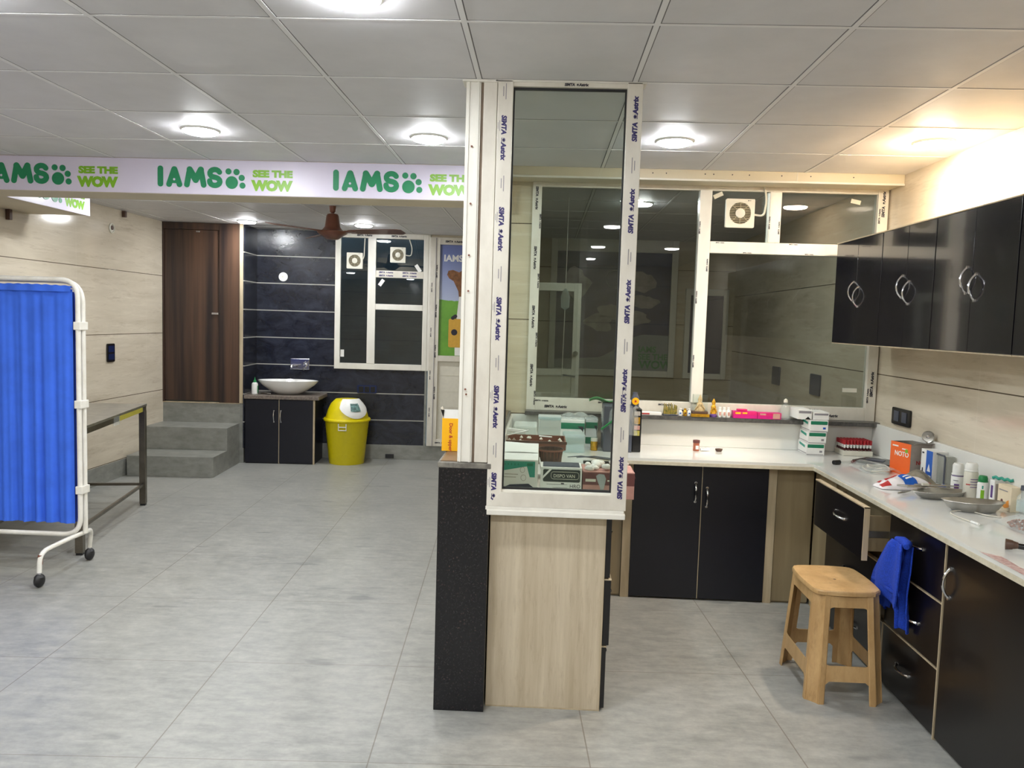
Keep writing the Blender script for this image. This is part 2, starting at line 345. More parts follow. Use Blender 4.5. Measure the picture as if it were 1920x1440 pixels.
def fillet(pts, r, n=5):
    P = [Vector(p) for p in pts]; out = [P[0]]
    for i in range(1, len(P)-1):
        a, b, c = P[i-1], P[i], P[i+1]; u = (a-b).normalized(); v = (c-b).normalized(); ri = min(r, (a-b).length*.49, (c-b).length*.49)
        for k in range(n+1): t = k/n; out.append((b+u*ri)*(1-t)**2+b*2*t*(1-t)+(b+v*ri)*t*t)
    return out+[P[-1]]
def rrect(x0, x1, z0, z1, r, n=4):
    out = []
    for cx, cz, a0 in ((x1-r, z1-r, 0), (x0+r, z1-r, 90), (x0+r, z0+r, 180), (x1-r, z0+r, 270)):
        for i in range(n+1): a = radians(a0+90*i/n); out.append((cx+r*cos(a), cz+r*sin(a)))
    return out
def bow(mb, a, b, out, r=.005, m=0):       # bowed pull handle from a to b standing off by vector out
    a = Vector(a); b = Vector(b); out = Vector(out); pts = []
    for i in range(13): t = i/12; pts.append(a.lerp(b, t)+out*(sin(pi*t)**.7))
    mb.tube(pts, [r*(1.5 if i in (0, 12) else 1) for i in range(13)], 8, m)
    for p in (a, b): mb.cyl(p, p+out*.25, r*1.7, r*1.5, 10, m)
LF = TR(-3.186, 8.338, 0, radians(4))      # the far left corner stands four degrees off the near walls
H = 2.536

# ------------------------------------------------------------------ room shell
struct('floor', MB().box(-4.6, 2.6, -2.7, 9.6, -.1, 0), 'floor')
struct('ceiling', MB().box(-4.6, 2.6, -2.7, 9.6, H, H+.1), 'ceil')
g = MB()
for k in range(-7, 5):
    x = -.28+.6*k
    g.box(x-.009, x+.009, -2.6, 9.4, H-.002, H+.002)
for j in range(-9, 11):
    y = 3.16+.6*j
    g.box(-4.1, 2.2, y-.007, y+.007, H-.0018, H+.002)
gr = g.build('ceiling_grid', plain('white_ceiling_bars', (226, 225, 226), .5, var=0)); gr['kind'] = 'structure'; gr.name = 'trim_1'
struct('wall_left', MB().box(-4.2, -4.02, -2.6, 8.40, 0, H), 'beige_l')
struct('wall_right', MB().box(2.10, 2.28, -2.6, 9.4, 0, H), 'beige_r')
struct('wall_behind', MB().box(-4.2, 2.28, -2.75, -2.6, 0, H), 'beige_b')
struct('baseboard_left', MB().box(-4.02, -4.008, -2.6, 8.25, 0, .165), 'skirt')
# back wall of the counter room: pier on the left, parapet under the window, strip over it
bk = MB(); bk.box(-.36, -.095, 5.07, 5.22, 0, H); bk.box(-.095, 2.10, 5.07, 5.22, 0, 1.02); bk.box(-.095, 2.10, 5.07, 5.22, 2.48, H)
struct('wall_back', bk, 'beige_b')
struct('wall_divider', MB().box(-.36, -.26, 5.22, 9.1, 0, H), 'beige_b')
struct('wall_far', MB().box(-.26, 2.10, 8.95, 9.1, 0, 1.03).box(-.26, .06, 8.95, 9.1, 1.03, H).box(1.46, 1.56, 8.95, 9.1, 1.03, H).box(2.03, 2.10, 8.95, 9.1, 1.03, H).box(1.56, 2.03, 8.95, 9.1, 2.02, H), 'beige_b')
# overhead beam that carries the banner, and the shallow boxed trim of the counter room
struct('trim_2', MB().box(-4.02, -.26, 4.885, 5.17, 2.322, H), 'plaster')
t = sthing('trim_3', (.92, 4.86, 2.475))
MB().box(-.26, 2.098, 4.86, 5.07, 2.478, H, .002).build('box_trim', 'trimcream', t)
s = MB().box(-.26, 2.098, 4.852, 4.862, 2.470, 2.482, .003).box(1.47, 1.473, 4.858, 4.862, 2.482, H)
s.build('trim_lip', 'upvc', t)
s = MB()
for x in (.62, .7, .93, .98, 1.09, 1.19, 1.38, 1.55, 1.8): s.disc2(face_y(x, 4.86, 2.512), .0035, .002)
s.build('screw_head', 'inkblack', t)
struct('trim_4', MB().box(-4.02, -3.55, 5.17, 6.12, 2.322, H), 'plaster')
# low wall that carries the glass partition
t = sthing('wall_partition', (-.30, 3.17, 0))
MB().box(-.40, -.20, 3.175, 5.07, 0, 1.012).build('low_wall', 'beige_b', t)
MB().box(-.403, -.196, 3.152, 3.176, 0, 1.012, .002).build('end_panel', 'granite', t)
MB().box(-.408, -.192, 3.148, 5.07, 1.012, 1.034, .004).build('cap_slab', 'graniteedge', t)
MB().box(-.398, -.205, 3.17, 5.06, 1.034, 1.037).build('cap_top', plain('brown_dusty_cap', (112, 92, 72), .4, var=.2, scale=12), t)
# far left corner
with frame(LF):
    struct('wall_door_side', MB().box(-.90, -.02, 0, .60, 0, .44).box(-.90, -.86, .0, .6, .44, H).box(-.02, .012, .005, .6, 0, H).box(-.86, -.02, .05, .6, .64, H).box(-.86, -.02, 0, .6, .44, .645), 'skirt')
    struct('trim_5', MB().box(-.030, .006, -.012, .006, .645, H-.002, .002), 'edgeband')
    b = MB().box(.0, .885, .446, .60, .165, H).box(.885, 1.90, .446, .60, .165, 1.015).box(.006, .022, -.002, .446, .165, H)
    struct('wall_sink_side', b, 'blacktile')
    struct('baseboard_sink_side', MB().box(.012, 3.1, .436, .60, 0, .165, .002), 'skirt')
    struct('trim_6', MB().box(1.90, 1.925, .440, .60, .165, 1.015), 'skirt')
    struct('wall_above_far_door', MB().box(1.94, 3.1, .452, .60, 2.51, H).box(2.86, 3.1, .452, .60, .165, 2.51), 'plaster')
    # walnut door up the steps
    d = sthing('door_1', (-.44, .02, .645))
    MB().box(-.82, -.245, .012, .05, .66, 2.46, .002).build('door_leaf', 'walnut', d)
    f = MB().box(-.862, -.822, -.008, .05, .645, H-.004, .002).box(-.243, -.032, -.008, .05, .645, H-.004, .002).box(-.822, -.243, -.006, .05, 2.462, H-.004, .002)
    f.build('door_frame', 'walnut', d)
    MB().box(-.865, -.030, -.006, .012, .637, .647).build('threshold', 'edgeband', d)
    bow(MB(), (-.31, .012, 1.585), (-.27, .012, 1.585), (0, -.02, 0)) if 0 else None
    MB().box(-.325, -.255, .0, .013, 1.58, 1.60, .002).build('handle_plate', 'chrome', d)
    MB().box(-.49, -.45, .006, .013, 2.435, 2.45, .001).build('name_plate', 'chrome', d)

def lettering(mb, x, y, z, dx, dz, size, m=0, nrm=(0, -1, 0), tail='Astrix'):
    "film print 'SIMTA * Astrix' running from (x,y,z) along (dx,?,dz)"
    X = Vector((dx, 0, dz)); N = Vector(nrm); Y = N.cross(X)
    T = basis((x, y, z), X, Y, N)
    mb.text('SIMTA', size, T, m, .055, .0006, shear=.15)
    T2 = T @ Matrix.Translation((size*3.2, 0, 0))
    for k in range(5):
        a = pi/2+(k-2)*.55; mb.capsule(T2, (size*.42, size*.22), (size*(.42+.30*cos(a)), size*(.22+.34*sin(a))), size*.06, .0006, m)
    mb.capsule(T2, (size*.12, size*.08), (size*.72, size*.08), size*.05, .0006, m)
    mb.text(tail, size, T @ Matrix.Translation((size*4.0, 0, 0)), m, .055, .0006, shear=.15)
def smallprint(mb, x, y, z, dx, dz, size, m=1, nrm=(0, -1, 0)):
    X = Vector((dx, 0, dz)); N = Vector(nrm); T = basis((x, y, z), X, N.cross(X), N)
    for q, (a, l) in enumerate(((0, 1.0), (.18, .62))):
        mb.prism([(a*size*5, -q*size*.8), ((a+l)*size*5, -q*size*.8), ((a+l)*size*5, -q*size*.8+size*.25), (a*size*5, -q*size*.8+size*.25)], T, .0005, m)

# front framed pane of the partition, at the camera end of the counter
w = sthing('window_1', (.07, 3.18, .83))
f = MB().box(-.207, -.147, 3.150, 3.206, .862, 2.534, .003).box(.292, .352, 3.150, 3.206, .862, 2.534, .003).box(-.207, .352, 3.156, 3.206, 2.512, 2.534, .002)
f.prism([(-.147, 0), (.292, 0), (.352, -.058), (-.207, -.058)], face_y(0, 3.206, .922), .058)
f.build('frame', 'upvcfilm', w)
MB().box(-.148, .293, 3.158, 3.200, .920, .930, .003).box(-.210, .345, 3.146, 3.30, .848, .863, .002).box(-.205, .350, 3.140, 3.31, .828, .850, .004).build('sill_rail', 'upvc', w)
MB().box(-.147, .292, 3.176, 3.182, .928, 2.512).build('glass_pane', 'glass_front', w)
MB().box(-.147, -.141, 3.172, 3.186, .93, 2.512).box(.286, .292, 3.172, 3.186, .93, 2.512).box(-.141, .286, 3.172, 3.186, 2.504, 2.512).box(-.141, .286, 3.172, 3.186, .928, .938).build('gasket', 'rubber', w)
f = MB(); z = 2.40
for k in range(5):
    lettering(f, -.188, 3.1495, z, 0, -1, .026, tail='Astrix' if k < 4 else 'As'); smallprint(f, -.176, 3.1495, z+.12, 0, -1, .012)
    smallprint(f, -.197, 3.1495, z-.02, 0, -1, .008, 1); z -= .350
z = 2.31
for k in range(5):
    lettering(f, .334, 3.1495, z, 0, 1, .026); smallprint(f, .322, 3.1495, z-.12+.5*(k > 3), 0, 1, .012); z -= .350
lettering(f, .05, 3.1555, 2.517, 1, 0, .014, 2)
f.build('film_lettering', ['ink', 'inkgrey', 'inkblack'], w)
f = MB()
for x, z in ((-.303, 2.28), (-.303, 1.86), (-.302, 1.72), (-.304, 1.33), (-.300, 1.31), (-.302, 2.06)): f.disc2(face_y(x, 3.1545, z), .004, .002)
c = MB().box(-.330, -.272, 3.160, 3.23, 1.036, 2.534, .002).box(-.322, -.316, 3.155, 3.161, 1.036, 2.534).box(-.286, -.278, 3.155, 3.161, 1.036, 2.534)
c.build('corner_post', 'upvc', w)
MB().box(-.272, -.262, 3.168, 3.23, 1.036, 2.534).build('post_joint', plain('brown_sealant_joint', (120, 104, 88), .7, var=.1), w)
MB().box(-.262, -.209, 3.158, 3.23, 1.036, 2.534, .003).build('corner_post', 'upvcfilm', w)
f.build('screw_head', 'rust', w)
MB().box(-.215, .365, 3.150, 3.22, 2.528, H-.001).box(-.345, -.205, 3.150, 3.24, 2.526, H-.001, .002).build('head_trim', 'upvc', w)
# glazed screen over the low wall, running back from the post
w = sthing('window_2', (-.28, 4.15, 1.037))
MB().box(-.305, -.255, 3.232, 5.06, 1.037, 1.10, .003).box(-.305, -.255, 3.232, 5.06, 2.47, 2.534, .003).box(-.305, -.255, 5.0, 5.06, 1.10, 2.47, .003).box(-.305, -.255, 3.232, 3.28, 1.10, 2.47, .003).build('frame', 'upvc', w)
MB().box(-.283, -.277, 3.28, 5.0, 1.10, 2.47).build('glass_pane', 'glass_clear', w)
# big window behind the counter
w = sthing('window_3', (1.0, 5.08, 1.045))
f = MB().box(-.095, -.038, 5.05, 5.11, 1.046, 2.478, .003).box(2.030, 2.092, 5.05, 5.11, 1.046, 2.478, .003).box(-.038, 2.03, 5.05, 5.11, 1.046, 1.128, .003)
f.box(-.038, 2.03, 5.06, 5.11, 2.45, 2.478, .002)
f.build('frame', 'upvcfilm', w)
MB().box(.941, 1.015, 5.04, 5.11, 1.128, 2.45, .004).build('mullion', 'upvc', w)
MB().box(1.370, 1.443, 5.045, 5.11, 2.138, 2.45, .004).build('mullion', 'upvc', w)
MB().box(1.015, 2.03, 5.045, 5.11, 2.066, 2.138, .004).build('transom', 'upvc', w)
for a in ((-.038, .941, 1.128, 2.45), (1.015, 2.03, 1.128, 2.066), (1.015, 1.370, 2.138, 2.45), (1.443, 2.03, 2.138, 2.45)):
    MB().box(a[0], a[1], 5.084, 5.09, a[2], a[3]).build('glass_pane', 'glass_mid', w)
f = MB(); z = 2.45
for k in range(4): lettering(f, -.075, 5.0495, z, 0, -1, .022, 2); lettering(f, -.048, 5.0495, z-.17, 0, -1, .014, 2); z -= .37
for x in (.02, .42, .80, 1.72): lettering(f, x, 5.0495, 1.066, 1, 0, .022, 2); lettering(f, x-.06, 5.0495, 1.104, 1, 0, .013, 2)
z = 1.2
for k in range(4): lettering(f, 2.070, 5.0495, z, 0, 1, .024, 2); lettering(f, 2.045, 5.0495, z-.04, 0, 1, .014, 2); z += .37
for x, z in ((.950, 1.35), (.950, 1.75), (.950, 2.18), (1.006, 1.95), (1.377, 2.22), (1.436, 2.19)): lettering(f, x, (5.0395 if x < 1.1 else 5.0445), z, 0, 1, .012, 2)
for x, z in ((1.05, 2.128), (1.22, 2.07), (1.50, 2.128), (1.60, 2.07)): lettering(f, x, 5.0445, z, 1, 0, .008, 2)
f.build('film_lettering', ['ink', 'inkgrey', 'inkblack'], w)
for x, z, a, sw in ((1.060, 2.425, .45, .030), (1.905, 2.405, -.2, .030), (1.94, 1.235, .0, .045)):
    MB().prism([(-sw, -.012), (sw, -.012), (sw, .014), (-sw, .014)], face_y(x, 5.083, z) @ Matrix.Rotation(a, 4, 'Z'), .001).build('sticker', 'offwhite', w)
MB().box(-.10, 2.098, 4.975, 5.062, 1.020, 1.046, .003).build('sill_slab', 'sillstone', w)

# rooms seen through that window
w = sthing('window_4', (.78, 8.96, 1.04))
MB().box(.06, .13, 8.90, 8.97, 1.03, H, .004).box(1.39, 1.46, 8.90, 8.97, 1.03, H, .004).box(.13, 1.39, 8.90, 8.97, 1.03, 1.10, .004).box(.13, 1.39, 8.90, 8.97, 2.40, H, .004).build('frame', 'upvc', w)
MB().box(.13, 1.39, 8.93, 8.94, 1.10, 2.40).build('photo_vinyl', 'skyfoil', w)
sw = []
for i in range(25):
    t = i/24; sw.append((.13+1.26*t, 1.10+.10+.26*(.5-.5*cos(pi*min(1, max(0, (t-.35)/.45))))+.04*sin(2.2*t)))
MB().prism([(.13, 1.10), (1.39, 1.10)]+[(x, min(z, 1.52)) for x, z in sw[::-1]], face_y(0, 8.93, 0), .004).build('vinyl_swoosh', 'vinylgrey', w)
f = MB()
for st, z in (('IAMS', 1.305), ('SEE THE', 1.222), ('WOW', 1.125)): f.text(st, .092 if st != 'WOW' else .125, face_y(1.06+(.015 if st == 'WOW' else 0), 8.925, z), 0, .03, .002)
f.build('vinyl_lettering', 'vinylgreen', w)
f = MB()
def blob(mb, cx, cz, rx, rz, seed, y, m=0, n=18, amp=.18):
    r = random.Random(seed); ph = [r.random()*6 for _ in range(4)]
    mb.prism([(cx+rx*(1+amp*sin(3*a+ph[0])+amp*.6*sin(5*a+ph[1]))*cos(a), cz+rz*(1+amp*sin(2*a+ph[2])+amp*.5*sin(7*a+ph[3]))*sin(a)) for a in [2*pi*i/n for i in range(n)]], face_y(0, y, 0), .002, m)
for i, (x, z, rx, rz) in enumerate(((1.05, 2.08, .16, .13), (1.10, 1.86, .15, .08), (.98, 1.68, .2, .07), (.62, 1.62, .15, .10), (.35, 2.05, .14, .16), (.72, 1.75, .14, .08))): blob(f, x, z, rx, rz, i+3, 8.928)
f.build('animal_picture', 'vinylpale', w)
f = MB(); f.tube([(.78+.10*cos(a), 8.925, 2.10+.10*sin(a)) for a in [2*pi*i/24 for i in range(24)]], .006, 6, closed=True)
f.build('ring_picture', 'vinylgrey', w)
w = sthing('window_5', (1.79, 8.96, 1.04))
MB().box(1.56, 1.615, 8.90, 8.97, 1.03, 2.02, .004).box(1.975, 2.03, 8.90, 8.97, 1.03, 2.02, .004).box(1.615, 1.975, 8.90, 8.97, 1.03, 1.09, .004).box(1.615, 1.975, 8.90, 8.97, 1.95, 2.02, .004).build('frame', 'upvc', w)
MB().box(1.615, 1.975, 8.93, 8.94, 1.09, 1.95).build('glass_pane', 'navy', w)
w = sthing('door_2', (.12, 7.0, 0))
MB().box(.255, .320, 6.98, 7.02, 0, 1.95, .004).box(-.255, .255, 6.98, 7.02, 1.88, 1.95, .004).box(-.255, .255, 6.98, 7.02, 1.14, 1.20, .004).box(-.255, .255, 6.98, 7.02, .93, .99, .004).box(-.255, -.20, 6.98, 7.02, 0, 1.88, .004).build('frame', 'upvc', w)
MB().box(-.20, .255, 6.996, 7.002, 1.20, 1.88).build('glass_pane', 'glass_clear', w)
MB().box(-.20, .255, 6.990, 7.008, 0, .93).box(-.20, .255, 6.990, 7.008, .99, 1.14).build('door_panel', 'offwhite', w)
MB().tube([(.285, 6.975, 1.14), (.285, 6.94, 1.14), (.18, 6.94, 1.15)], .009, 8).cyl((.285, 6.98, 1.34), (.285, 6.955, 1.34), .022).build('handle', 'chrome', w)
b = MB().lathe((.155, 6.0, 1.70), [(.001, 0), (.03, .02), (.034, .10), (.026, .13), (.006, .16)], 14, sy=.5)
iv = thing('drip_bag', (.155, 6.0, 1.0), 'clear drip bag on a thin line seen through the left window pane', 'drip bag')
b.build('bag', 'softblue', iv); MB().tube([(.155, 6, 1.70), (.15, 6, 1.3), (.148, 6, .9)], .003, 6).tube([(.155, 6, 1.86), (.155, 6, H-.006)], .0025, 6).build('drip_line', 'whitepaint', iv)

# windows and glazed door at the far end of the left room
with frame(LF):
    w = sthing('window_6', (1.39, .44, 1.016))
    y0, y1 = .425, .485
    MB().box(.885, .945, y0, y1, 1.016, 2.49, .004).box(1.862, 1.915, y0, y1, 1.016, 2.534, .004).box(.945, 1.862, y0, y1, 1.016, 1.082, .004).box(.885, 1.862, y0, y1, 2.475, 2.534, .004).build('frame', 'upvc', w)
    MB().box(1.912, 1.937, .43, .50, 1.016, 2.534, .003).build('side_stile', 'upvc', w)
    MB().box(1.246, 1.335, y0-.004, y1, 1.082, 2.475, .004).build('mullion', 'upvc', w)
    MB().box(1.335, 1.862, y0-.002, y1, 1.688, 1.752, .004).build('transom', 'upvc', w)
    MB().box(1.335, 1.862, y0-.002, y1, 2.045, 2.122, .004).build('transom', 'upvcfilm', w)
    for a in ((.945, 1.246, 1.082, 2.475), (1.335, 1.862, 1.082, 1.688), (1.335, 1.862, 1.752, 2.045), (1.335, 1.862, 2.122, 2.475)):
        MB().box(a[0], a[1], .455, .461, a[2], a[3]).build('glass_pane', 'glass_dark', w)
    f = MB()
    for x, z in ((1.37, 2.095), (1.37, 2.06), (1.63, 2.095), (1.63, 2.06)): lettering(f, x, .4225, z, 1, 0, .024, 0)
    lettering(f, 1.12, .4245, 2.495, 1, 0, .026, 2); lettering(f, 1.50, .4245, 2.495, 1, 0, .026, 2)
    f.build('film_lettering', ['ink', 'inkgrey', 'inkblack'], w)
    MB().prism([(-.02, -.045), (.02, -.045), (.02, .045), (-.02, .045)], face_y(1.80, .454, 2.16) @ Matrix.Rotation(.6, 4, 'Z'), .001).build('sticker', 'paper', w)
    MB().prism([(-.02, -.04), (.02, -.04), (.02, .04), (-.02, .04)], face_y(1.395, .454, 1.99) @ Matrix.Rotation(-.6, 4, 'Z'), .001).build('sticker', 'paper', w)
    MB().prism([(-.02, -.04), (.02, -.04), (.02, .04), (-.02, .04)], face_y(.97, .454, 1.19), .001).build('sticker', 'paper', w)
    # yard behind the dark glass
    struct('wall_outside', MB().box(.6, 3.0, 1.6, 1.7, 0, 2.8), plain('night_yard_wall', (140, 152, 156), .8, var=.2, scale=4))
    # glazed door with a pet poster
    w = sthing('door_3', (2.40, .44, .166))
    MB().box(1.935, 2.045, .415, .485, .166, 2.508, .004).box(2.72, 2.86, .415, .485, .166, 2.508, .004).box(2.045, 2.72, .415, .485, 2.43, 2.508, .004).box(2.045, 2.72, .415, .485, 1.13, 1.195, .004).box(2.045, 2.72, .415, .485, .166, .25, .004).build('frame', 'upvcfilm', w)
    MB().box(1.998, 2.004, .408, .416, .17, 2.5).build('frame_seam', 'inkgrey', w)
    f = MB()
    for z in (.70, 1.17, 1.62, 2.06): lettering(f, 2.020, .4145, z, 0, 1, .022, 2)
    for z in (.5, .92, 1.4, 1.9): lettering(f, 1.965, .4145, z, 0, 1, .016, 2)
    lettering(f, 2.10, .4145, 2.455, 1, 0, .03, 2); lettering(f, 2.03, .4145, .2, 1, 0, .022, 2)
    f.build('film_lettering', ['ink', 'inkgrey', 'inkblack'], w)
    g = MB().box(2.045, 2.72, .446, .452, .25, 1.13)
    for z in (.43, .61, .79, .97): g.box(2.045, 2.72, .443, .447, z, z+.006)
    g.build('door_panel', 'offwhite', w)
    MB().box(2.045, 2.72, .444, .450, 1.195, 2.43).build('poster_sheet', 'poster', w)
    f = MB().text('IAMS', .10, face_y(2.085, .444, 2.25), 0, .03, .001)
    f.build('poster_lettering', 'paper', w)
    f = MB().prism([(2.125, 2.10), (2.14, 2.145), (2.19, 2.155), (2.26, 2.13), (2.40, 2.22), (2.45, 1.9), (2.44, 1.5), (2.28, 1.5), (2.275, 1.75), (2.255, 1.92), (2.20, 2.03), (2.15, 2.06)], face_y(0, .444, 0), .001)
    f.build('dog_picture', 'brownfur', w)
    MB().prism([(2.265, 1.86), (2.34, 1.86), (2.34, 1.2), (2.23, 1.2), (2.225, 1.45), (2.245, 1.65)], face_y(0, .4425, 0), .001).build('dog_chest', 'paper', w)
    f = MB().prism(rrect(2.155, 2.32, 1.29, 1.61, .02), face_y(0, .4415, 0), .001)
    f.build('tag_picture', plain('ochre_print', (206, 160, 60), .5), w)
    MB().disc2(face_y(2.22, .4405, 1.46), .035, .001).capsule(face_y(0, .4405, 0), (2.20, 1.62), (2.23, 1.64), .02, .001).build('paw_mark', 'inkblack', w)

# ------------------------------------------------------------------ downlights
M['lamp_cool'] = m_emit('cool_downlight_diffuser', (.95, .98, 1), LAMP); M['lamp_warm'] = m_emit('warm_downlight_diffuser', (1, .84, .64), LAMP*2.6)
M['lamp_dim'] = m_emit('dim_downlight_diffuser', (.97, .98, 1), LAMP*.9)
def downlight(x, y, label, mt='lamp_cool', r=.085, grp=None, z=H):
    t = thing('ceiling_downlight', (x, y, z-.012), label, 'ceiling light', grp)
    MB().lathe((x, y, z), [(r+.012, -.001), (r+.014, -.006), (r+.004, -.013), (r, -.012), (r, -.002)], 28, cap=False).build('trim_ring', 'white', t, 40)
    MB().lathe((x, y, z), [(r, -.008), (r*.99, -.014), (r*.94, -.020), (r*.8, -.024), (.001, -.026)], 28).build('diffuser', mt, t)
    return t
G = 'round downlights in the tiled ceiling'
downlight(-1.785, 4.09, 'round white downlight above the left end of the banner beam', grp=G)
downlight(-.62, 4.15, 'round white downlight just left of the glass partition post', grp=G)
downlight(.626, 4.11, 'round white downlight over the counter room, right of the framed pane', grp=G)
downlight(1.86, 4.02, 'warm glowing downlight over the black wall cupboards by the right wall', 'lamp_warm', grp=G)
downlight(-.59, 2.36, 'round downlight cut off by the top edge, nearest the camera', grp=G)
with frame(I4):
    downlight(-3.034, 8.045, 'round downlight in the far ceiling beside the walnut door', grp=G)
    downlight(-1.856, 8.107, 'round downlight in the far ceiling behind the brown fan', grp=G)
B = 'downlights behind the camera and behind the beam'
for x, y in ((-1.79, 2.30), (-1.79, .5), (-.59, .5), (.62, .5), (1.5, .5), (-3.0, .6), (-3.0, 2.4), (-1.79, -1.3), (.62, -1.3), (-3.03, 6.2), (-1.86, 5.6)):
    downlight(x, y, 'round white downlight out of the picture in the same ceiling', grp=B)
for x, y in ((.71, 6.2), (1.25, 5.34)): downlight(x, y, 'dim downlight behind the counter window, one seen, the hidden one added for light', 'lamp_dim', grp='dim downlights behind the counter window')  # second lamp is added, hidden above the window head to brighten that room

# ------------------------------------------------------------------ banners
def logo(mb, T, u):
    "four thick rounded letters, a paw, and two lines of lime text; u = letter height"
    S = T @ Matrix.Scale(u, 4); r = .135; d = .02; k = [0]
    def c(a, b, rr=r): k[0] += 1; mb.capsule(S, a, b, rr, d+k[0]*.0006)
    c((.13, .14), (.13, .86))
    c((.55, .13), (.80, .84)); c((1.06, .13), (.82, .84)); mb.prism([(.62, .18), (1.0, .18), (.82, .7)], S, d); mb.disc2(S @ Matrix.Translation((0, 0, d+.012)), .055, .004, 2, 14, .81, .36)
    c((1.42, .13), (1.56, .84)); c((1.56, .84), (1.85, .36), .15); c((1.85, .36), (2.10, .84), .15); c((2.10, .84), (2.24, .13))
    cx = 2.78; pts = [(cx+.24*cos(a), .685+.18*sin(a)) for a in [radians(20+i*25) for i in range(10)]]+[(cx+.25*cos(a), .305+.19*sin(a)) for a in [radians(75-i*26) for i in range(11)]]
    for i in range(len(pts)-1): c(pts[i], pts[i+1], .125)
    mb.disc2(S, .30, d, 0, 28, 3.60, .27)
    for x, y, q in ((3.44, .79, .145), (3.83, .77, .15), (4.08, .50, .148), (4.12, .14, .145)): mb.disc2(S, q, d, 0, 20, x, y)
    mb.text('SEE THE', .43, S @ Matrix.Translation((4.62, .57, 0)), 1, .06, d, xs=1.24)
    mb.text('WOW', .62, S @ Matrix.Translation((4.60, -.05, 0)), 1, .075, d, xs=1.04)
t = thing('vinyl_banner', (-2.15, 4.885, 2.33), 'long white vinyl banner with green pet food lettering on the ceiling beam', 'banner')
MB().box(-4.02, -.262, 4.879, 4.886, 2.324, 2.533, .002).build('banner_sheet', 'bannerwhite', t)
for i in range(-1, 3):
    x = -2.395+1.087*i
    f = MB()
    if x < -.5: logo(f, face_y(x, 4.8788, 2.364), .128); f.build('banner_lettering', ['green', 'lime', 'bannerwhite'], t)
t = thing('vinyl_banner', (-3.545, 5.65, 2.33), 'short white banner on the boxed soffit by the left wall', 'banner')
MB().box(-3.55, -3.543, 5.17, 6.125, 2.318, 2.533, .002).build('banner_sheet', 'bannerwhite', t)
f = MB(); logo(f, basis((-3.543, 5.215, 2.364), (0, 1, 0), (0, 0, 1)), .128); f.build('banner_lettering', ['green', 'lime', 'bannerwhite'], t)

# ------------------------------------------------------------------ ceiling fan
t = thing('ceiling_fan', (-1.825, 6.8, 2.27), 'brown three-bladed ceiling fan in front of the far windows', 'ceiling fan')
MB().lathe((-1.825, 6.8, H-.06), [(.014, 0), (.026, .012), (.03, .058)], 20).build('canopy', 'copper', t, 40)
MB().cyl((-1.825, 6.8, 2.36), (-1.825, 6.8, H-.03), .012).build('rod', 'copper', t, 40)
MB().lathe((-1.825, 6.8, 2.25), [(.001, 0), (.05, .004), (.085, .03), (.125, .055), (.13, .068), (.09, .080), (.072, .10), (.066, .11), (.052, .20), (.044, .215), (.018, .222)], 28).build('motor', 'copper', t, 40)
for i, a in enumerate((-12, 122, 236)):
    T = Matrix.Translation((-1.825, 6.8, 2.315)) @ Matrix.Rotation(radians(a), 4, 'Z') @ Matrix.Rotation(radians(-12), 4, 'X')
    b = MB(); b.prism([(.16, -.045), (.30, -.060), (.60, -.066), (.645, -.055), (.655, .03), (.62, .062), (.30, .055), (.16, .04)], T, .004)
    o = b.build('blade', 'copper', t)
    MB().box(.10, .22, -.018, .018, -.004, .006, T=T).build('blade_iron', 'copper', o)

# ------------------------------------------------------------------ exhaust fans on the glass
def exhaust(x, y, z, s, label, cable):
    t = thing('exhaust_fan', (x, y, z-s), label, 'exhaust fan', 'exhaust fans fixed in the window panes')
    MB().plate(rrect(x-s, x+s, z-s, z+s, s*.08), [[(x+s*.76*cos(2*pi*i/28), z+s*.76*sin(2*pi*i/28)) for i in range(28)]], lambda a, b, q: (a, y-.025+q, b), .025).build('housing', 'fanwhite', t)
    MB().disc2(face_y(x, y-.004, z), s*.77, .002).build('fan_opening', plain('dark_fan_well', (74, 66, 50), .7, var=0), t)
    g = MB()
    for k in range(-6, 7):
        zz = z+k*s*.115; h = math.sqrt(max(0, (s*.75)**2-(zz-z)**2)); g.box(x-h, x+h, y-.023, y-.012, zz-s*.022, zz+s*.022)
    for k in range(8):
        a = 2*pi*k/8; g.box(-s*.02, s*.02, -.002, .002, s*.3, s*.75, T=Matrix.Translation((x, y-.024, z)) @ Matrix.Rotation(a, 4, 'Y'))
    g.build('grille', plain('beige_grille', (176, 166, 138), .5, var=0), t)
    MB().lathe((0, 0, 0), [(s*.34, 0), (s*.33, .008), (.001, .012)], 24, T=face_y(x, y-.022, z)).build('hub', 'fanwhite', t, 50)
    MB().disc2(face_y(x+s*.55, y-.0255, z+s*.88), s*.04, .001).disc2(face_y(x+s*.68, y-.0255, z+s*.88), s*.03, .001).build('maker_mark', 'inkblack', t)
    MB().tube(fillet(cable, .06), .006, 8).build('cable', 'offwhite', t)
exhaust(1.195, 5.084, 2.316, .088, 'square white exhaust fan in the upper pane behind the counter', [(1.283, 5.07, 2.31), (1.34, 5.06, 2.30), (1.352, 5.055, 2.40), (1.335, 5.05, 2.478)])
with frame(LF):
    exhaust(1.098, .455, 2.222, .088, 'square white exhaust fan in the narrow far window pane', [(1.186, .44, 2.24), (1.20, .44, 2.27), (1.205, .435, 2.38), (1.21, .425, 2.47)])
    exhaust(1.575, .455, 2.300, .085, 'square white exhaust fan in the wide far window pane', [(1.66, .44, 2.30), (1.72, .44, 2.29), (1.735, .435, 2.37), (1.70, .425, 2.48)])

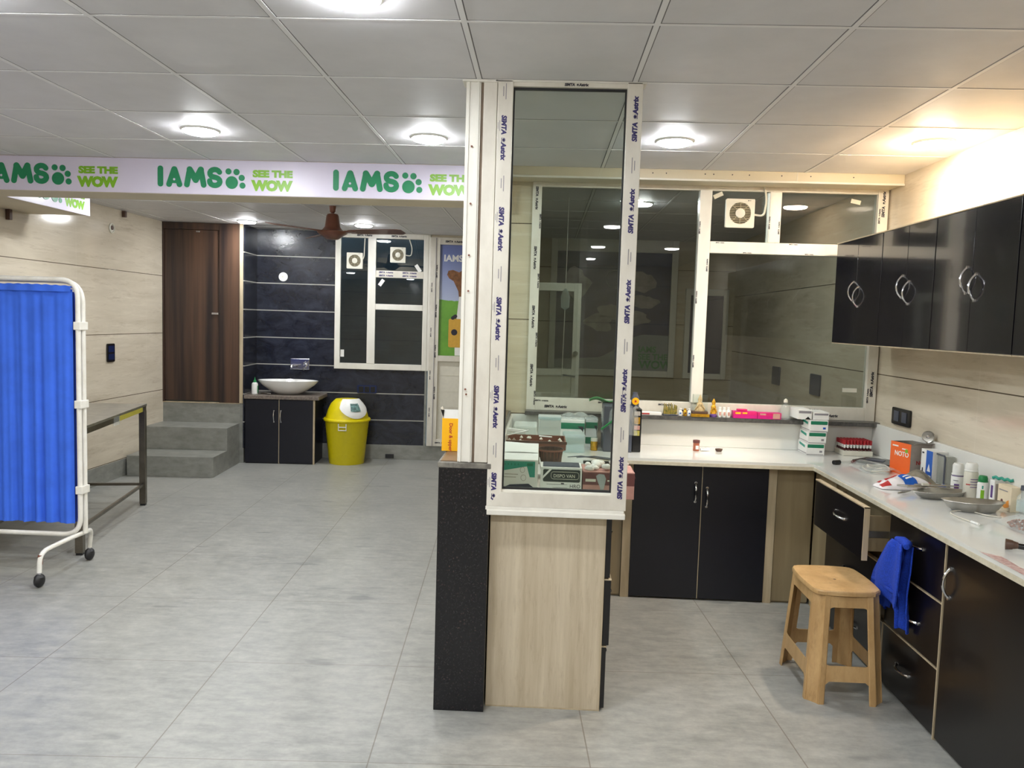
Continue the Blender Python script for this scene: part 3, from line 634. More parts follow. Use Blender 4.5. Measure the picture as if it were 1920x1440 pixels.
# ------------------------------------------------------------------ sink corner
with frame(LF):
    sb = MB().box(-.045, .05, 0, .0, 0, 0) if 0 else None
    t = thing('stone_steps', (-.44, -.3, 0), 'grey tiled steps climbing to the walnut door', 'steps')
    MB().box(-.858, -.030, -.818, -.004, 0, .200, .003).build('step', 'skirt', t)
    MB().box(-.858, -.030, -.405, -.004, .2005, .430, .003).build('step', 'skirt', t)
    c = thing('sink_cabinet', (.40, .22, 0), 'black two-door cabinet under the wash basin', 'cabinet')
    MB().box(.030, .766, .012, .430, 0, .697).build('body', 'blacklam2', c)
    MB().box(.752, .770, -.006, .012, 0, .697, .001).build('edge_strip', 'edgeband', c); MB().box(.386, .392, -.004, .012, 0, .697).build('edge_strip', 'edgeband', c)
    for x0, x1, hx in ((.030, .385, .338), (.393, .752, .412)):
        d = MB().box(x0, x1, -.006, .012, .012, .690, .002).build('door', 'blacklam2', c)
        b = MB(); bow(b, (hx, -.008, .575), (hx, -.008, .455), (0, -.028, 0), .0055); b.build('handle', 'chrome', d, 40)
    tag(MB().box(.024, .815, -.030, .434, .698, .737, .004).build('granite_worktop', 'granitetop'), 'grey brown granite slab under the white wash basin', 'worktop')
    b = MB().lathe((.435, .20, .738), [(.10, 0), (.13, .004), (.20, .040), (.29, .105), (.325, .145), (.328, .150), (.315, .150), (.27, .112), (.18, .055), (.06, .022), (.001, .020)], 48, 1, .60)
    tag(b.build('wash_basin', 'ceramic', smooth=50), 'white oval vessel basin on the granite slab', 'basin')
    t = thing('wall_tap', (.51, .44, .99), 'square chrome mixer tap set in the black tiled wall', 'tap')
    MB().box(.398, .608, .434, .446, .995, 1.115, .003).build('back_plate', 'chrome', t)
    MB().tube([(.44, .436, 1.04), (.44, .38, 1.043), (.44, .31, 1.04), (.44, .30, 1.02)], .012, 12).box(.42, .50, .33, .434, 1.045, 1.053, .002).build('spout', 'chrome', t, 40)
    q = MB().cyl((.555, .434, 1.045), (.555, .385, 1.045), .030, .026).build('mixer', 'chrome', t, 40)
    MB().tube([(.555, .395, 1.045), (.575, .36, 1.075), (.59, .33, 1.09)], .006, 8).tube([(.555, .40, 1.03), (.56, .38, .99)], .006, 8).build('lever', 'chrome', t, 40)
    t = thing('soap_bottle', (.105, .09, .738), 'white soap bottle with a green nozzle at the left of the basin', 'bottle')
    MB().lathe((.105, .09, .738), [(.030, 0), (.034, .004), (.034, .10), (.030, .118), (.014, .128)], 20).build('bottle', 'white', t, 40)
    MB().lathe((.105, .09, .866), [(.016, 0), (.018, .006), (.014, .02), (.006, .03), (.003, .055)], 14).box(.137, .1395, .075, .105, .75, .83).build('nozzle', 'greenp', t, 40)
    tag(MB().tube([(.16, .13, .744), (.19, .115, .750), (.23, .11, .748), (.27, .115, .744)], .006, 8).build('small_brush', 'steeldark'), 'small dark brush lying on the granite beside the soap bottle', 'brush')
    t = thing('wall_disc', (.309, .44, 1.97), 'round white cover disc on the black tiled wall', 'wall plate')
    MB().lathe((0, 0, 0), [(.050, 0), (.048, .006), (.001, .009)], 28, T=face_y(.309, .446, 2.019)).build('disc', 'white', t, 50)
    MB().disc2(face_y(.305, .4375, 2.02), .010, .002).build('centre_mark', 'offwhite', t)
    t = thing('socket_plate', (1.27, .44, .745), 'long navy socket plate low on the black tiles by the bin', 'socket')
    MB().plate(rrect(1.145, 1.365, .745, .838, .012), [], lambda a, b, q: (a, .434+q, b), .012).build('plate', 'navyplastic', t)
    MB().box(1.165, 1.215, .431, .436, .76, .822, .002).box(1.232, 1.282, .431, .436, .76, .822, .002).box(1.298, 1.345, .431, .436, .76, .822, .002).build('rocker', 'black', t)
    MB().box(1.475, 1.57, .425, .437, .015, .062, .003).build('drain_cover', 'black', tagd=('small black vent cover in the grey skirting right of the yellow bin', 'vent'))

# yellow swing bin
bx, by = -2.12, 8.60
t = thing('swing_bin', (bx, by, 0), 'yellow swing-lid bin standing beside the sink cabinet', 'bin')
b = MB(); pr = []
for i in range(48):
    pass
vs = []; n = 6
for k in range(n+1):
    z = .47*k/n; r0 = .188+(.235-.188)*k/n
    vs.append([(r0*(1+.008*(i % 2)), z) for i in range(72)])
V = [(bx+vs[k][i][0]*cos(2*pi*i/72), by+vs[k][i][0]*sin(2*pi*i/72), vs[k][i][1]) for k in range(n+1) for i in range(72)]
F = [(k*72+i, k*72+(i+1) % 72, (k+1)*72+(i+1) % 72, (k+1)*72+i) for k in range(n) for i in range(72)]+[tuple(range(72))[::-1], tuple(n*72+i for i in range(72))]
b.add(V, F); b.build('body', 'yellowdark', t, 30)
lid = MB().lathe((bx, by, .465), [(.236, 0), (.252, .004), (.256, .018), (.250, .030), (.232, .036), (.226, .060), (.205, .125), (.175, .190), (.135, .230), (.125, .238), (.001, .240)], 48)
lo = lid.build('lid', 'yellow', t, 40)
def dome(u, v):        # curved patch hugging the lid, facing right and toward the camera
    a = radians(-100+100*u); s = v
    z = .045+.20*s; r = .232-.105*(max(0, z-.06)/.18)**1.7
    wv = 1-(1-s)**2*.0; lo_ = abs(u-.5)*2; z = z+.11*(lo_**2)*(1-s); z = min(z, .246); r = .238-.108*(max(0, z-.06)/.18)**1.7
    return (bx+r*cos(a), by+r*sin(a), .465+z)
fl = MB().sheet(dome, 24, 12, .004).build('swing_flap', 'white', lo, 50)
f = MB(); f.sheet(lambda u, v: tuple(Vector(dome(.33+.30*u, .34+.42*v))+Vector((.004, -.006, .004))), 8, 6, .001)
f.build('flap_label', plain('printed_round_label', (96, 128, 124), .5, var=.7, scale=40), lo, 50)
hb = MB(); hb.tube([(bx+.235*cos(radians(a)), by+.235*sin(radians(a))-.01, z) for a, z in ((-98, .455), (-98, .385), (-78, .385), (-78, .455), (-78, .42), (-98, .42))], .006, 8)
hb.build('handle', 'white', t)

# ------------------------------------------------------------------ left wall fittings
t = thing('switch_plate', (-4.015, 7.24, 1.115), 'upright black switch plate on the left beige wall', 'switch')
MB().plate(rrect(7.185, 7.31, 1.115, 1.285, .015), [], lambda a, b, q: (-4.018+q, a, b), .012).build('plate', 'black', t)
MB().box(-4.008, -4.003, 7.20, 7.295, 1.135, 1.19, .002).box(-4.008, -4.003, 7.20, 7.295, 1.205, 1.265, .002).build('rocker', 'navyplastic', t)
t = thing('junction_box', (-4.01, 7.29, 2.31), 'round open junction box high on the left wall', 'junction box')
MB().lathe((0, 0, 0), [(.045, 0), (.047, .010), (.038, .012), (.034, .003)], 20, T=basis((-4.02, 7.29, 2.35), (0, 1, 0), (0, 0, 1))).build('rim', 'offwhite', t, 40)
MB().disc2(basis((-4.018, 7.30, 2.355), (0, 1, 0), (0, 0, 1)), .022, .004).build('hole', 'brown', t)
for y, z0, z1, lb in ((5.85, 2.245, 2.36, 'dark pipe clamp on the left wall below the short banner'), (7.49, 2.475, H-.004, 'dark pipe clamp on the left wall near the walnut door')):
    MB().box(-4.018, -3.985, y-.016, y+.016, z0, z1, .003).build('pipe_clamp', 'brown', tagd=(lb, 'clamp', 'clamps on the left wall'))

# ------------------------------------------------------------------ steel table and bucket
t = thing('steel_table', (-3.235, 6.385, 0), 'stainless steel examination table standing behind the blue screen', 'table', rz=radians(11.5))
T0 = PM[t.name]
with frame(T0):
    MB().box(-.62, -.0, -1.45, .0, .822, .840, .002).build('table_top', 'steel', t)
    MB().box(-.615, -.005, -1.445, -1.40, .785, .822).box(-.615, -.005, -.05, -.002, .785, .822).box(-.05, -.002, -1.40, -.05, .785, .822).box(-.615, -.565, -1.40, -.05, .785, .822).build('frame', 'steeldark', t)
    for x, y in ((-.05, -.05), (-.615, -.05), (-.05, -1.445), (-.615, -1.445)):
        l = MB().box(x, x+.048, y, y+.048, .015, .785, .002).build('leg', 'steeldark', t)
        MB().box(x+.004, x+.044, y+.004, y+.044, 0, .016).build('foot', 'rubber', l)
    MB().box(-.565, -.05, -.034, -.014, .165, .185).build('stretcher', 'steeldark', t); MB().box(-.034, -.014, -1.40, -.05, .165, .185).build('stretcher', 'steeldark', t)
    MB().box(-.602, -.582, -1.40, -.05, .165, .185).build('stretcher', 'steeldark', t)
    MB().box(-.003, .001, -.70, -.12, .787, .821).build('tape', 'yellowtape', t)
    MB().box(-.003, .004, -.82, -.70, .765, .824, .001).build('plastic_tag', 'plastic_clear', t)
t = thing('bucket', (-3.66, 6.02, 0), 'pale bucket with a grey lid under the steel table', 'bucket')
MB().lathe((-3.66, 6.02, 0), [(.075, 0), (.085, .16), (.09, .165)], 24).build('body', 'offwhite', t, 40)
MB().lathe((-3.66, 6.02, .165), [(.105, 0), (.11, .012), (.10, .03), (.06, .045), (.001, .05)], 24).build('lid', plain('grey_lid', (150, 148, 144), .5), t, 40)

# ------------------------------------------------------------------ folding privacy screen
t = thing('privacy_screen', (-3.3, 4.65, 0), 'white tubular folding screen on castors with a blue curtain', 'privacy screen')
def loop(y, xr, zt, zb, dx=0):
    return fillet([(-4.00+dx, y, zb), (-4.00+dx, y, zt), (xr, y, zt), (xr, y, zb), (-4.00+dx, y, zb+.0001)], .11, 8)
MB().tube(loop(4.64, -2.765, 1.772, .235), .0145, 12).build('front_frame', 'whitepaint', t, 50)
MB().tube(fillet([(-3.95, 4.685, .25), (-3.95, 4.685, 1.765), (-2.762, 4.685, 1.765), (-2.762, 4.685, .235)], .13, 8), .0145, 12).build('rear_frame', 'whitepaint', t, 50)
for z in (1.50, 1.03, .51):
    MB().box(-2.785, -2.742, 4.622, 4.705, z-.024, z+.024, .004).build('hinge_clamp', 'whitepaint', t)
MB().tube([(-3.95, 4.64, 1.732), (-2.80, 4.64, 1.720)], .006, 8).tube([(-2.80, 4.64, 1.72), (-2.765, 4.64, 1.70)], .004, 6).build('curtain_wire', 'whitepaint', t)
def foot(xc, pre=''):
    f = MB().tube(fillet([(xc-.085, 4.36, .085), (xc-.085, 4.37, .20), (xc-.03, 4.55, .232), (xc-.02, 4.70, .232), (xc-.075, 4.875, .205), (xc-.095, 4.885, .085)], .06, 5), .0135, 12).build('foot_bar', 'whitepaint', t, 50)
    for y, x in ((4.36, xc-.085), (4.885, xc-.095)):
        c = MB().cyl((x, y, .062), (x, y, .10), .010).build('castor_stem', 'chrome', t)
        MB().lathe((0, 0, 0), [(.020, -.022), (.034, -.014), (.040, 0), (.034, .014), (.020, .022)], 20, T=basis((x, y, .040), (0, 1, 0), (0, 0, 1), (1, 0, 0))).build('castor_wheel', 'rubber', c, 40)
        MB().lathe((x, y, .052), [(.026, 0), (.028, .008), (.018, .02), (.008, .024)], 16).build('castor_hood', 'rubber', c, 40)
foot(-2.76); foot(-3.97)
MB().tube([(-2.847, 4.372, .13), (-2.846, 4.373, .165), (-2.845, 4.375, .185)], .0142, 12).build('rust_patch', 'rust', t, 50)
def curtain(x0, x1, z0, z1, y, amp, fr, dz=0):
    def fn(u, v):
        x = x0+(x1-x0)*u; z = z0+(z1-z0)*v
        a = amp*(1-.80*v**.7); w = sin(fr*u*2*pi+2.2*sin(5*u*pi)+.4*v)+.35*sin(fr*2.3*u*2*pi+1+2*sin(9*u))
        top = .006*sin(40*u*pi)*(1 if v > .95 else 0)
        return (x, y+a*w, z+dz*(1-v)*sin(pi*u)+top*.3-.006*v*sin(pi*u*2))
    return MB().sheet(fn, 180, 20, .0015)
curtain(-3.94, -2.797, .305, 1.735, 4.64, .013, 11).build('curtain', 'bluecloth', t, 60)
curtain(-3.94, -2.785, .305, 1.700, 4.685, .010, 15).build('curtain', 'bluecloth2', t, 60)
MB().sheet(lambda u, v: (-3.94+1.14*u, 4.628-.002+.004*sin(60*u), 1.700+.034*v), 90, 2, .003).build('curtain_hem', 'bluecloth', t, 60)

# ------------------------------------------------------------------ orange box on the low wall
t = thing('yellow_carton', (-.395, 3.43, 1.038), 'open amber carton standing on the low wall behind the white post', 'box')
MB().box(-.424, -.350, 3.40, 3.47, 1.038, 1.180, .001).build('carton', 'amberbox', t)
MB().sheet(lambda u, v: (-.418+.066*u, 3.402+.004*v, 1.180+.038*v), 1, 2, .001).sheet(lambda u, v: (-.432+.010*(1-v), 3.402+.06*u, 1.18+.045*v), 1, 2, .001).build('flap', 'paper', t)
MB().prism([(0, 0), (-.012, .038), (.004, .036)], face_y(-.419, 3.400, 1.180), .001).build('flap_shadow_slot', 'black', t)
f = MB(); f.text('Door & uppers', .021, basis((-.392, 3.3995, 1.160), (0, 0, -1), (1, 0, 0)), 0, .02, .0006); f.build('carton_lettering', 'redink', t)

# ------------------------------------------------------------------ counter room: cabinets and worktop
t = thing('drawer_cabinet', (.04, 3.85, 0), 'low cabinet under the framed pane, beige streaked end panel, dark drawers on its right side', 'cabinet')
MB().box(-.180, .262, 3.235, 4.45, 0, .81).build('body', 'tanboard', t)
MB().box(-.192, .280, 3.211, 3.235, .004, .826, .001).build('side_panel', 'trav', t)
MB().box(.2795, .283, 3.209, 3.236, .004, .826).build('edge_strip', 'edgeband', t); MB().box(-.192, .283, 3.209, 3.236, 0, .004).build('edge_strip', 'edgeband', t)
for z0, z1, dx in ((.566, .812, .004), (.281, .556, .010), (.012, .272, 0)):
    d = MB().box(.283+dx*.2, .302+dx, 3.215, 3.80, z0, z1, .001).build('drawer', 'blacklam', t)
    MB().box(.262, .304+dx, 3.213, 3.80, z1, z1+.004).build('edge_strip', 'edgeband', d)
    b = MB(); bow(b, (.303+dx, 3.44, (z0+z1)/2), (.303+dx, 3.56, (z0+z1)/2), (.025, 0, 0), .005); b.build('handle', 'chrome', d, 40)
    d = MB().box(.283, .302, 3.805, 4.43, z0, z1, .001).build('drawer', 'blacklam', t)
t = thing('base_cabinet', (.95, 4.83, 0), 'black two-door cabinet under the back counter, tan boards either side', 'cabinet')
MB().box(.31, 1.598, 4.645, 5.045, .0, .81).build('body', 'tanboard', t)
MB().box(.31, .498, 4.632, 4.646, .012, .812, .001).build('side_panel', 'tanboard', t); MB().box(1.388, 1.598, 4.632, 4.646, .012, .812, .001).build('side_panel', 'tanboard', t)
MB().box(.502, .552, 4.622, 4.646, .0, .812, .001).build('edge_strip', 'edgeband', t); MB().box(1.336, 1.384, 4.622, 4.646, .0, .812, .001).build('edge_strip', 'edgeband', t); MB().box(.9505, .9545, 4.619, 4.64, .01, .812).build('edge_strip', 'edgeband', t)
MB().box(.31, 1.598, 4.655, 4.66, 0, .012).build('plinth', 'black', t)
for x0, x1, hx in ((.553, .950, .915), (.955, 1.335, .982)):
    d = MB().box(x0, x1, 4.618, 4.640, .010, .806, .002).build('door', 'blacklam2', t)
    b = MB(); zc = .645 if hx < .95 else .618
    bow(b, (hx, 4.617, zc+.055), (hx, 4.617, zc-.055), (0, -.026, 0), .0055); b.build('handle', 'chrome', d, 40)
t = thing('drawer_cabinet', (1.83, 3.96, 0), 'black drawer cabinet with its top drawer pulled open behind the stool', 'cabinet')
MB().box(1.622, 2.075, 3.625, 4.30, .0, .812).box(1.605, 2.075, 4.30, 4.62, .0, .812).build('body', 'tanboard', t)
d = MB().box(1.476, 1.496, 3.600, 4.245, .575, .812, .001).build('drawer', 'blacklam', t)
MB().box(1.474, 1.499, 3.596, 3.601, .573, .817).build('edge_strip', 'edgeband', d); MB().box(1.474, 1.499, 3.596, 4.247, .812, .818).build('edge_strip', 'edgeband', d)
MB().box(1.496, 1.95, 3.660, 3.675, .60, .765).box(1.496, 1.95, 4.20, 4.215, .60, .765).box(1.496, 1.95, 3.675, 4.20, .60, .612).build('drawer_box', 'tanboard', d)
MB().box(1.498, 1.70, 3.654, 3.660, .665, .695).build('runner', 'steel', d)
b = MB(); bow(b, (1.476, 3.83, .705), (1.476, 3.94, .720), (-.026, 0, 0), .0055); b.build('handle', 'chrome', d, 40)
for z0, z1, q in ((.285, .555, .035), (.012, .276, 0)):
    d = MB().box(1.600-q, 1.620-q, 3.628, 4.295, z0, z1, .001).build('drawer', 'blacklam', t)
    MB().box(1.598-q, 1.622-q, 3.622, 3.628, z0, z1).build('edge_strip', 'edgeband', d); MB().box(1.598-q, 1.622-q, 3.622, 4.295, z1, z1+.004).build('edge_strip', 'edgeband', d)
    b = MB(); bow(b, (1.600-q, 3.90, (z0+z1)/2), (1.600-q, 4.02, (z0+z1)/2), (-.026, 0, 0), .0055); b.build('handle', 'chrome', d, 40)
t = thing('drawer_cabinet', (1.83, 3.36, 0), 'black three-drawer cabinet carrying the blue towel', 'cabinet')
MB().box(1.622, 2.075, 3.116, 3.618, .0, .812).build('body', 'blacklam', t)
for z0, z1, (ya, yb, za, zb) in ((.556, .810, (3.30, 3.415, .715, .715)), (.290, .546, (3.30, 3.40, .400, .405)), (.012, .280, (3.345, 3.455, .150, .158))):
    d = MB().box(1.600, 1.620, 3.118, 3.614, z0, z1, .001).build('drawer', 'blacklam', t)
    MB().box(1.598, 1.622, 3.118, 3.614, z1, z1+.005).build('edge_strip', 'edgeband', d)
    b = MB(); bow(b, (1.600, ya, za), (1.600, yb, zb), (-.026, 0, 0), .0055); b.build('handle', 'chrome', d, 40)
MB().box(1.596, 1.624, 3.107, 3.114, 0, .812).build('edge_strip', 'edgeband', t)
t = thing('base_cabinet', (1.83, 2.6, 0), 'black door cabinet at the right edge, nearest the camera', 'cabinet')
MB().box(1.622, 2.075, 1.30, 3.105, .0, .812).build('body', 'blacklam', t)
for y0, y1, hy in ((2.42, 3.103, 3.070), (1.86, 2.415, 1.90), (1.30, 1.855, 1.82)):
    d = MB().box(1.600, 1.620, y0, y1, .010, .810, .001).build('door', 'blacklam', t)
    b = MB(); bow(b, (1.600, hy, .705), (1.600, hy, .590), (-.028, 0, 0), .0055); b.build('handle', 'chrome', d, 40)
t = thing('white_worktop', (1.0, 4.5, .815), 'white stone worktop running in a U around the counter room', 'worktop')
def slab(x0, x1, y0, y1):
    pass
w = MB(); out = [(-.190, 3.318), (.330, 3.318), (.330, 4.52), (1.555, 4.52), (1.555, 1.20), (2.088, 1.20), (2.088, 5.05), (-.190, 5.05)]
w.prism(out, TR(0, 0, .834), .016); w.build('worktop_slab', 'topwhite', t)
e = MB(); pts = out
e.box(.326, .332, 3.318, 4.522, .814, .8335).box(.326, 1.560, 4.517, 4.523, .814, .8335).box(1.552, 1.558, 1.20, 4.522, .814, .8335).box(-.190, .330, 3.316, 3.322, .814, .8335).box(-.19, .326, 3.322, 4.522, .814, .8335).box(-.19, 2.088, 4.523, 5.05, .814, .8335).box(1.558, 2.088, 1.20, 4.523, .814, .8335)
e.build('worktop_edge', 'topedge', t)
MB().box(-.190, 2.088, 5.040, 5.060, .8505, 1.018, .002).box(2.078, 2.097, 1.20, 5.04, .8505, 1.040, .002).box(-.195, -.180, 3.34, 5.04, .8505, 1.01, .002).build('backsplash', 'splash', t)
MB().prism([(1.553, 2.15), (1.64, 2.2), (1.62, 2.5), (1.59, 2.62), (1.60, 2.75), (1.553, 2.80)], TR(0, 0, .8502), .0006).build('pink_stain', mottle('pinkish_stain', (168, 120, 116), (210, 190, 184), 60, rough=.5), t)

# wall cupboards
g = 'black wall cupboards over the right counter'
for y1, y0, lb in ((4.915, 4.262, 'farthest black wall cupboard, next to the counter window'), (4.258, 3.692, 'black wall cupboard second from the counter window'), (3.688, 3.052, 'black wall cupboard third from the counter window, under the warm light'), (3.048, 2.40, 'black wall cupboard cut by the right edge of the picture')):
    t = thing('wall_cupboard', (1.93, (y0+y1)/2, 1.535), lb, 'cupboard', g); ym = {4.915: 4.585, 4.258: 3.965, 3.688: 3.365, 3.048: 2.73}[y1]
    MB().box(1.772, 2.098, y0, y1, 1.535, 2.125).build('body', 'upperlam', t)
    MB().box(1.748, 2.098, y0, y1, 2.125, 2.131).build('edge_strip', 'edgeband', t); MB().box(1.752, 2.098, y0, y1, 1.531, 1.536).build('edge_strip', 'edgeband', t)
    for a, b_, hy in ((y0+.002, ym-.0015, ym-.035), (ym+.0015, y1-.002, ym+.035)):
        d = MB().box(1.750, 1.771, a, b_, 1.537, 2.124, .0015).build('door', 'upperlam', t)
        b = MB(); zc = 1.80 if hy < ym else 1.832; bow(b, (1.750, hy, zc+.053), (1.750, hy, zc-.053), (-.030, 0, 0), .0048); b.build('handle', 'chrome', d, 40)

# right wall socket and plates beyond the window
t = thing('socket_plate', (2.09, 4.68, 1.07), 'black double socket plate on the right wall above the worktop', 'socket')
MB().plate(rrect(4.565, 4.795, 1.070, 1.168, .012), [], lambda a, b, q: (2.098-q, a, b), .012).build('plate', 'black', t)
MB().box(2.082, 2.087, 4.60, 4.66, 1.09, 1.15, .002).box(2.082, 2.087, 4.70, 4.76, 1.09, 1.15, .002).build('socket_face', 'slate', t)
for y, lb in ((7.2, 'dark switch plate on the wall beyond the window, left one'), (6.17, 'dark square plate on the wall beyond the window, right one')):
    MB().plate(rrect(y-.11, y+.11, 1.11, 1.27, .012), [], lambda a, b, q: (2.098-q, a, b), .012).build('wall_plate', 'slate', tagd=(lb, 'switch', 'plates on the wall beyond the window'))

# ------------------------------------------------------------------ stool
def make_stool():
    t = thing('plastic_stool', (1.36, 3.59, 0), 'tan moulded plastic stool standing before the open drawers', 'stool')
    cx, cy = 1.358, 3.592; hz = .488
    tw, td, bw, bd = .140, .178, .168, .228       # half sizes at top and floor
    def P(sx, sy, z, off=0, e=0):
        k = z/hz; w = bw+(tw-bw)*k-off; d = bd+(td-bd)*k-off; return w, d
    seat = []
    N = 8
    def edge(x0, y0, x1, y1, bulge):
        out = []
        for i in range(N+1):
            s = i/N; b = bulge*(1-(2*s-1)**2); nx, ny = (y1-y0), -(x1-x0); l = math.hypot(nx, ny); out.append((x0+(x1-x0)*s+nx/l*b, y0+(y1-y0)*s+ny/l*b))
        return out
    c = .034; a, b = tw+.004, td+.004
    seat = edge(-a+c, -b, a-c, -b, .010)+[(a-c*.7, -b+c*.35)]+edge(a, -b+c, a, b-c, .010)[0:]+[(a-c*.35, b-c*.3)]+edge(a-c, b, -a+c, b, .010)+[(-a+c*.35, b-c*.3)]+edge(-a, b-c, -a, -b+c, .010)+[(-a+c*.35, -b+c*.3)]
    m = MB(); T = TR(cx, cy, 0)
    n = len(seat)
    rings = [(1.0, hz-.020), (1.004, hz-.006), (.985, hz), (.93, hz), (.6, hz-.001), (.12, hz-.003), (.06, hz-.006)]
    vs = [(x*k, y*k, z) for k, z in rings for x, y in seat]
    fs = [(r*n+i, r*n+(i+1) % n, (r+1)*n+(i+1) % n, (r+1)*n+i) for r in range(len(rings)-1) for i in range(n)]+[tuple((len(rings)-1)*n+i for i in range(n))]
    m.add(vs, fs, 0, T); m.build('seat', 'stool', t, 35)
    MB().lathe((cx, cy, hz-.0055), [(.007, 0), (.005, .0004), (.001, .0005)], 12).build('drain_hole', 'brown', t)
    # corner legs: chamfered strips with lips
    for sx in (-1, 1):
        for sy in (-1, 1):
            m = MB(); rows = 6; vs = []
            for r in range(rows+1):
                z = (hz-.02)*(1-r/rows); w, d = P(sx, sy, z); cc = .040+.006*r/rows; e = .016
                pl = [(w-cc-.022, d), (w-cc, d+.001), (w-cc+.006, d-.010), (w-.010, d-cc+.006), (w+.001, d-cc), (w, d-cc-.022)]
                inn = [(x-.004, y-.004) for x, y in pl[::-1]]
                vs += [(cx+sx*x, cy+sy*y, z) for x, y in pl+inn]
            k = 12; fs = [(r*k+i, r*k+(i+1) % k, (r+1)*k+(i+1) % k, (r+1)*k+i) for r in range(rows) for i in range(k)]+[tuple(range(k)), tuple(rows*k+i for i in range(k))]
            m.add(vs, fs); m.build('leg', 'stool', t, 30)
    # side panels: apron, window opening and cross bar
    def panel(ax, sg):
        def fn(a, z, q):
            k = z/hz; w = bw+(tw-bw)*k; d = bd+(td-bd)*k
            if ax == 'x': return (cx+a, cy+sg*(d-.002-q), z)
            return (cx+sg*(w-.002-q), cy+a, z)
        def hw(z): k = z/hz; return ((bw+(tw-bw)*k) if ax == 'x' else (bd+(td-bd)*k))-.040
        zb, zt, zl = .165, .415, .098; r = .022
        def side(z, inset): return hw(z)-inset
        L_ = 0; outer = [(-side(.466, 0), .466), (side(.466, 0), .466), (side(.02, -.0), .004), (side(.02, .016), .004), (side(.07, .020), .055), (side(.08, .026), .080), (side(.09, .045), zl), (-side(.09, .045), zl), (-side(.08, .026), .080), (-side(.07, .020), .055), (-side(.02, .016), .004), (-side(.02, 0), .004)]
        ins = .020; hole = []
        for cxs, cz, a0 in ((1, zt-r, 0), (-1, zt-r, 90), (-1, zb+r, 180), (1, zb+r, 270)):
            for i in range(5):
                an = radians(a0+22.5*i); z = cz+r*sin(an); hole.append((cxs*(side(cz, ins)-r)+r*cos(an), z))
        return MB().plate(outer, [hole], fn, .004)
    for ax, sg in (('x', -1), ('x', 1), ('y', -1), ('y', 1)): panel(ax, sg).build('side_frame', 'stool', t)
make_stool()

# ------------------------------------------------------------------ towel on the drawer handle
def towel():
    t = thing('hand_towel', (1.55, 3.40, .34), 'royal blue terry towel hung over a drawer handle', 'towel')
    rows = [(.722, 3.325, 3.425), (.700, 3.310, 3.455), (.62, 3.300, 3.52), (.54, 3.305, 3.585), (.50, 3.31, 3.61), (.455, 3.33, 3.63)]
    def mk(rows, x0, amp, fr, ph):
        def fn(u, v):
            k = v*(len(rows)-1); i = min(int(k), len(rows)-2); f = k-i; f = f*f*(3-2*f)
            z = rows[i][0]*(1-f)+rows[i+1][0]*f; a = rows[i][1]*(1-f)+rows[i+1][1]*f; b = rows[i][2]*(1-f)+rows[i+1][2]*f
            z -= .012*sin(u*7+ph)*v
            return (x0-.010*sin(pi*v)-amp*(.3+v)*sin(fr*u*2*pi+ph+1.5*v), a+(b-a)*u, z)
        return MB().sheet(fn, 44, 40, .006)
    mk(rows, 1.530, .010, 1.6, .4).build('front_fold', 'towel', t, 60)
    mk([(.716, 3.320, 3.425), (.60, 3.315, 3.47), (.50, 3.325, 3.53), (.42, 3.33, 3.43), (.345, 3.345, 3.425)], 1.570, .012, 2.2, 2).build('back_fold', 'towel', t, 60)
    mk([(.55, 3.42, 3.50), (.48, 3.45, 3.55), (.42, 3.49, 3.59), (.375, 3.52, 3.60)], 1.572, .008, 1.5, 4).build('tail', 'towel', t, 60)
    MB().tube([(1.532, 3.30, .722), (1.545, 3.32, .727), (1.55, 3.37, .728), (1.545, 3.42, .724)], [.012, .020, .020, .012], 12).build('fold_over', 'towel', t, 60)
    MB().sheet(lambda u, v: (1.522-.004*sin(6*u), 3.312+.27*u, .508+.012*v-.01*u), 12, 2, .005).build('woven_band', 'towel', t)
    MB().box(1.540, 1.5415, 3.575, 3.615, .425, .45).build('care_label', 'paper', t)
towel()

# ------------------------------------------------------------------ things on the worktop and the sill
Z = .8505
def carton(name, x0, x1, y0, y1, z0, z1, mat, label, grp=None, cat='box', rz=0, b=.0012):
    t = thing(name, ((x0+x1)/2, (y0+y1)/2, z0), label, cat, grp, rz=rz); w, d = (x1-x0)/2, (y1-y0)/2
    with frame(PM[t.name]): MB().box(-w, w, -d, d, 0, z1-z0, b).build('carton', mat, t)
    return t, w, d, z1-z0
def deco(t, w, d, h, items):
    "items: (name, mat, kind, args) drawn on the -y face, in fractions of the face"
    with frame(PM[t.name]):
        for nm, mt, fn in items:
            m = MB(); fn(m, lambda q=.0004, f='-y': {'-y': basis((-w, -d-q, 0), (1, 0, 0), (0, 0, 1)), '-x': basis((-w-q, d, 0), (0, -1, 0), (0, 0, 1)), '+x': basis((w+q, -d, 0), (0, 1, 0), (0, 0, 1)), 'top': basis((-w, -d, h+q), (1, 0, 0), (0, 1, 0))}[f]); m.build(nm, mt, t)
def R4(x0, x1, y0, y1): return [(x0, y0), (x1, y0), (x1, y1), (x0, y1)]

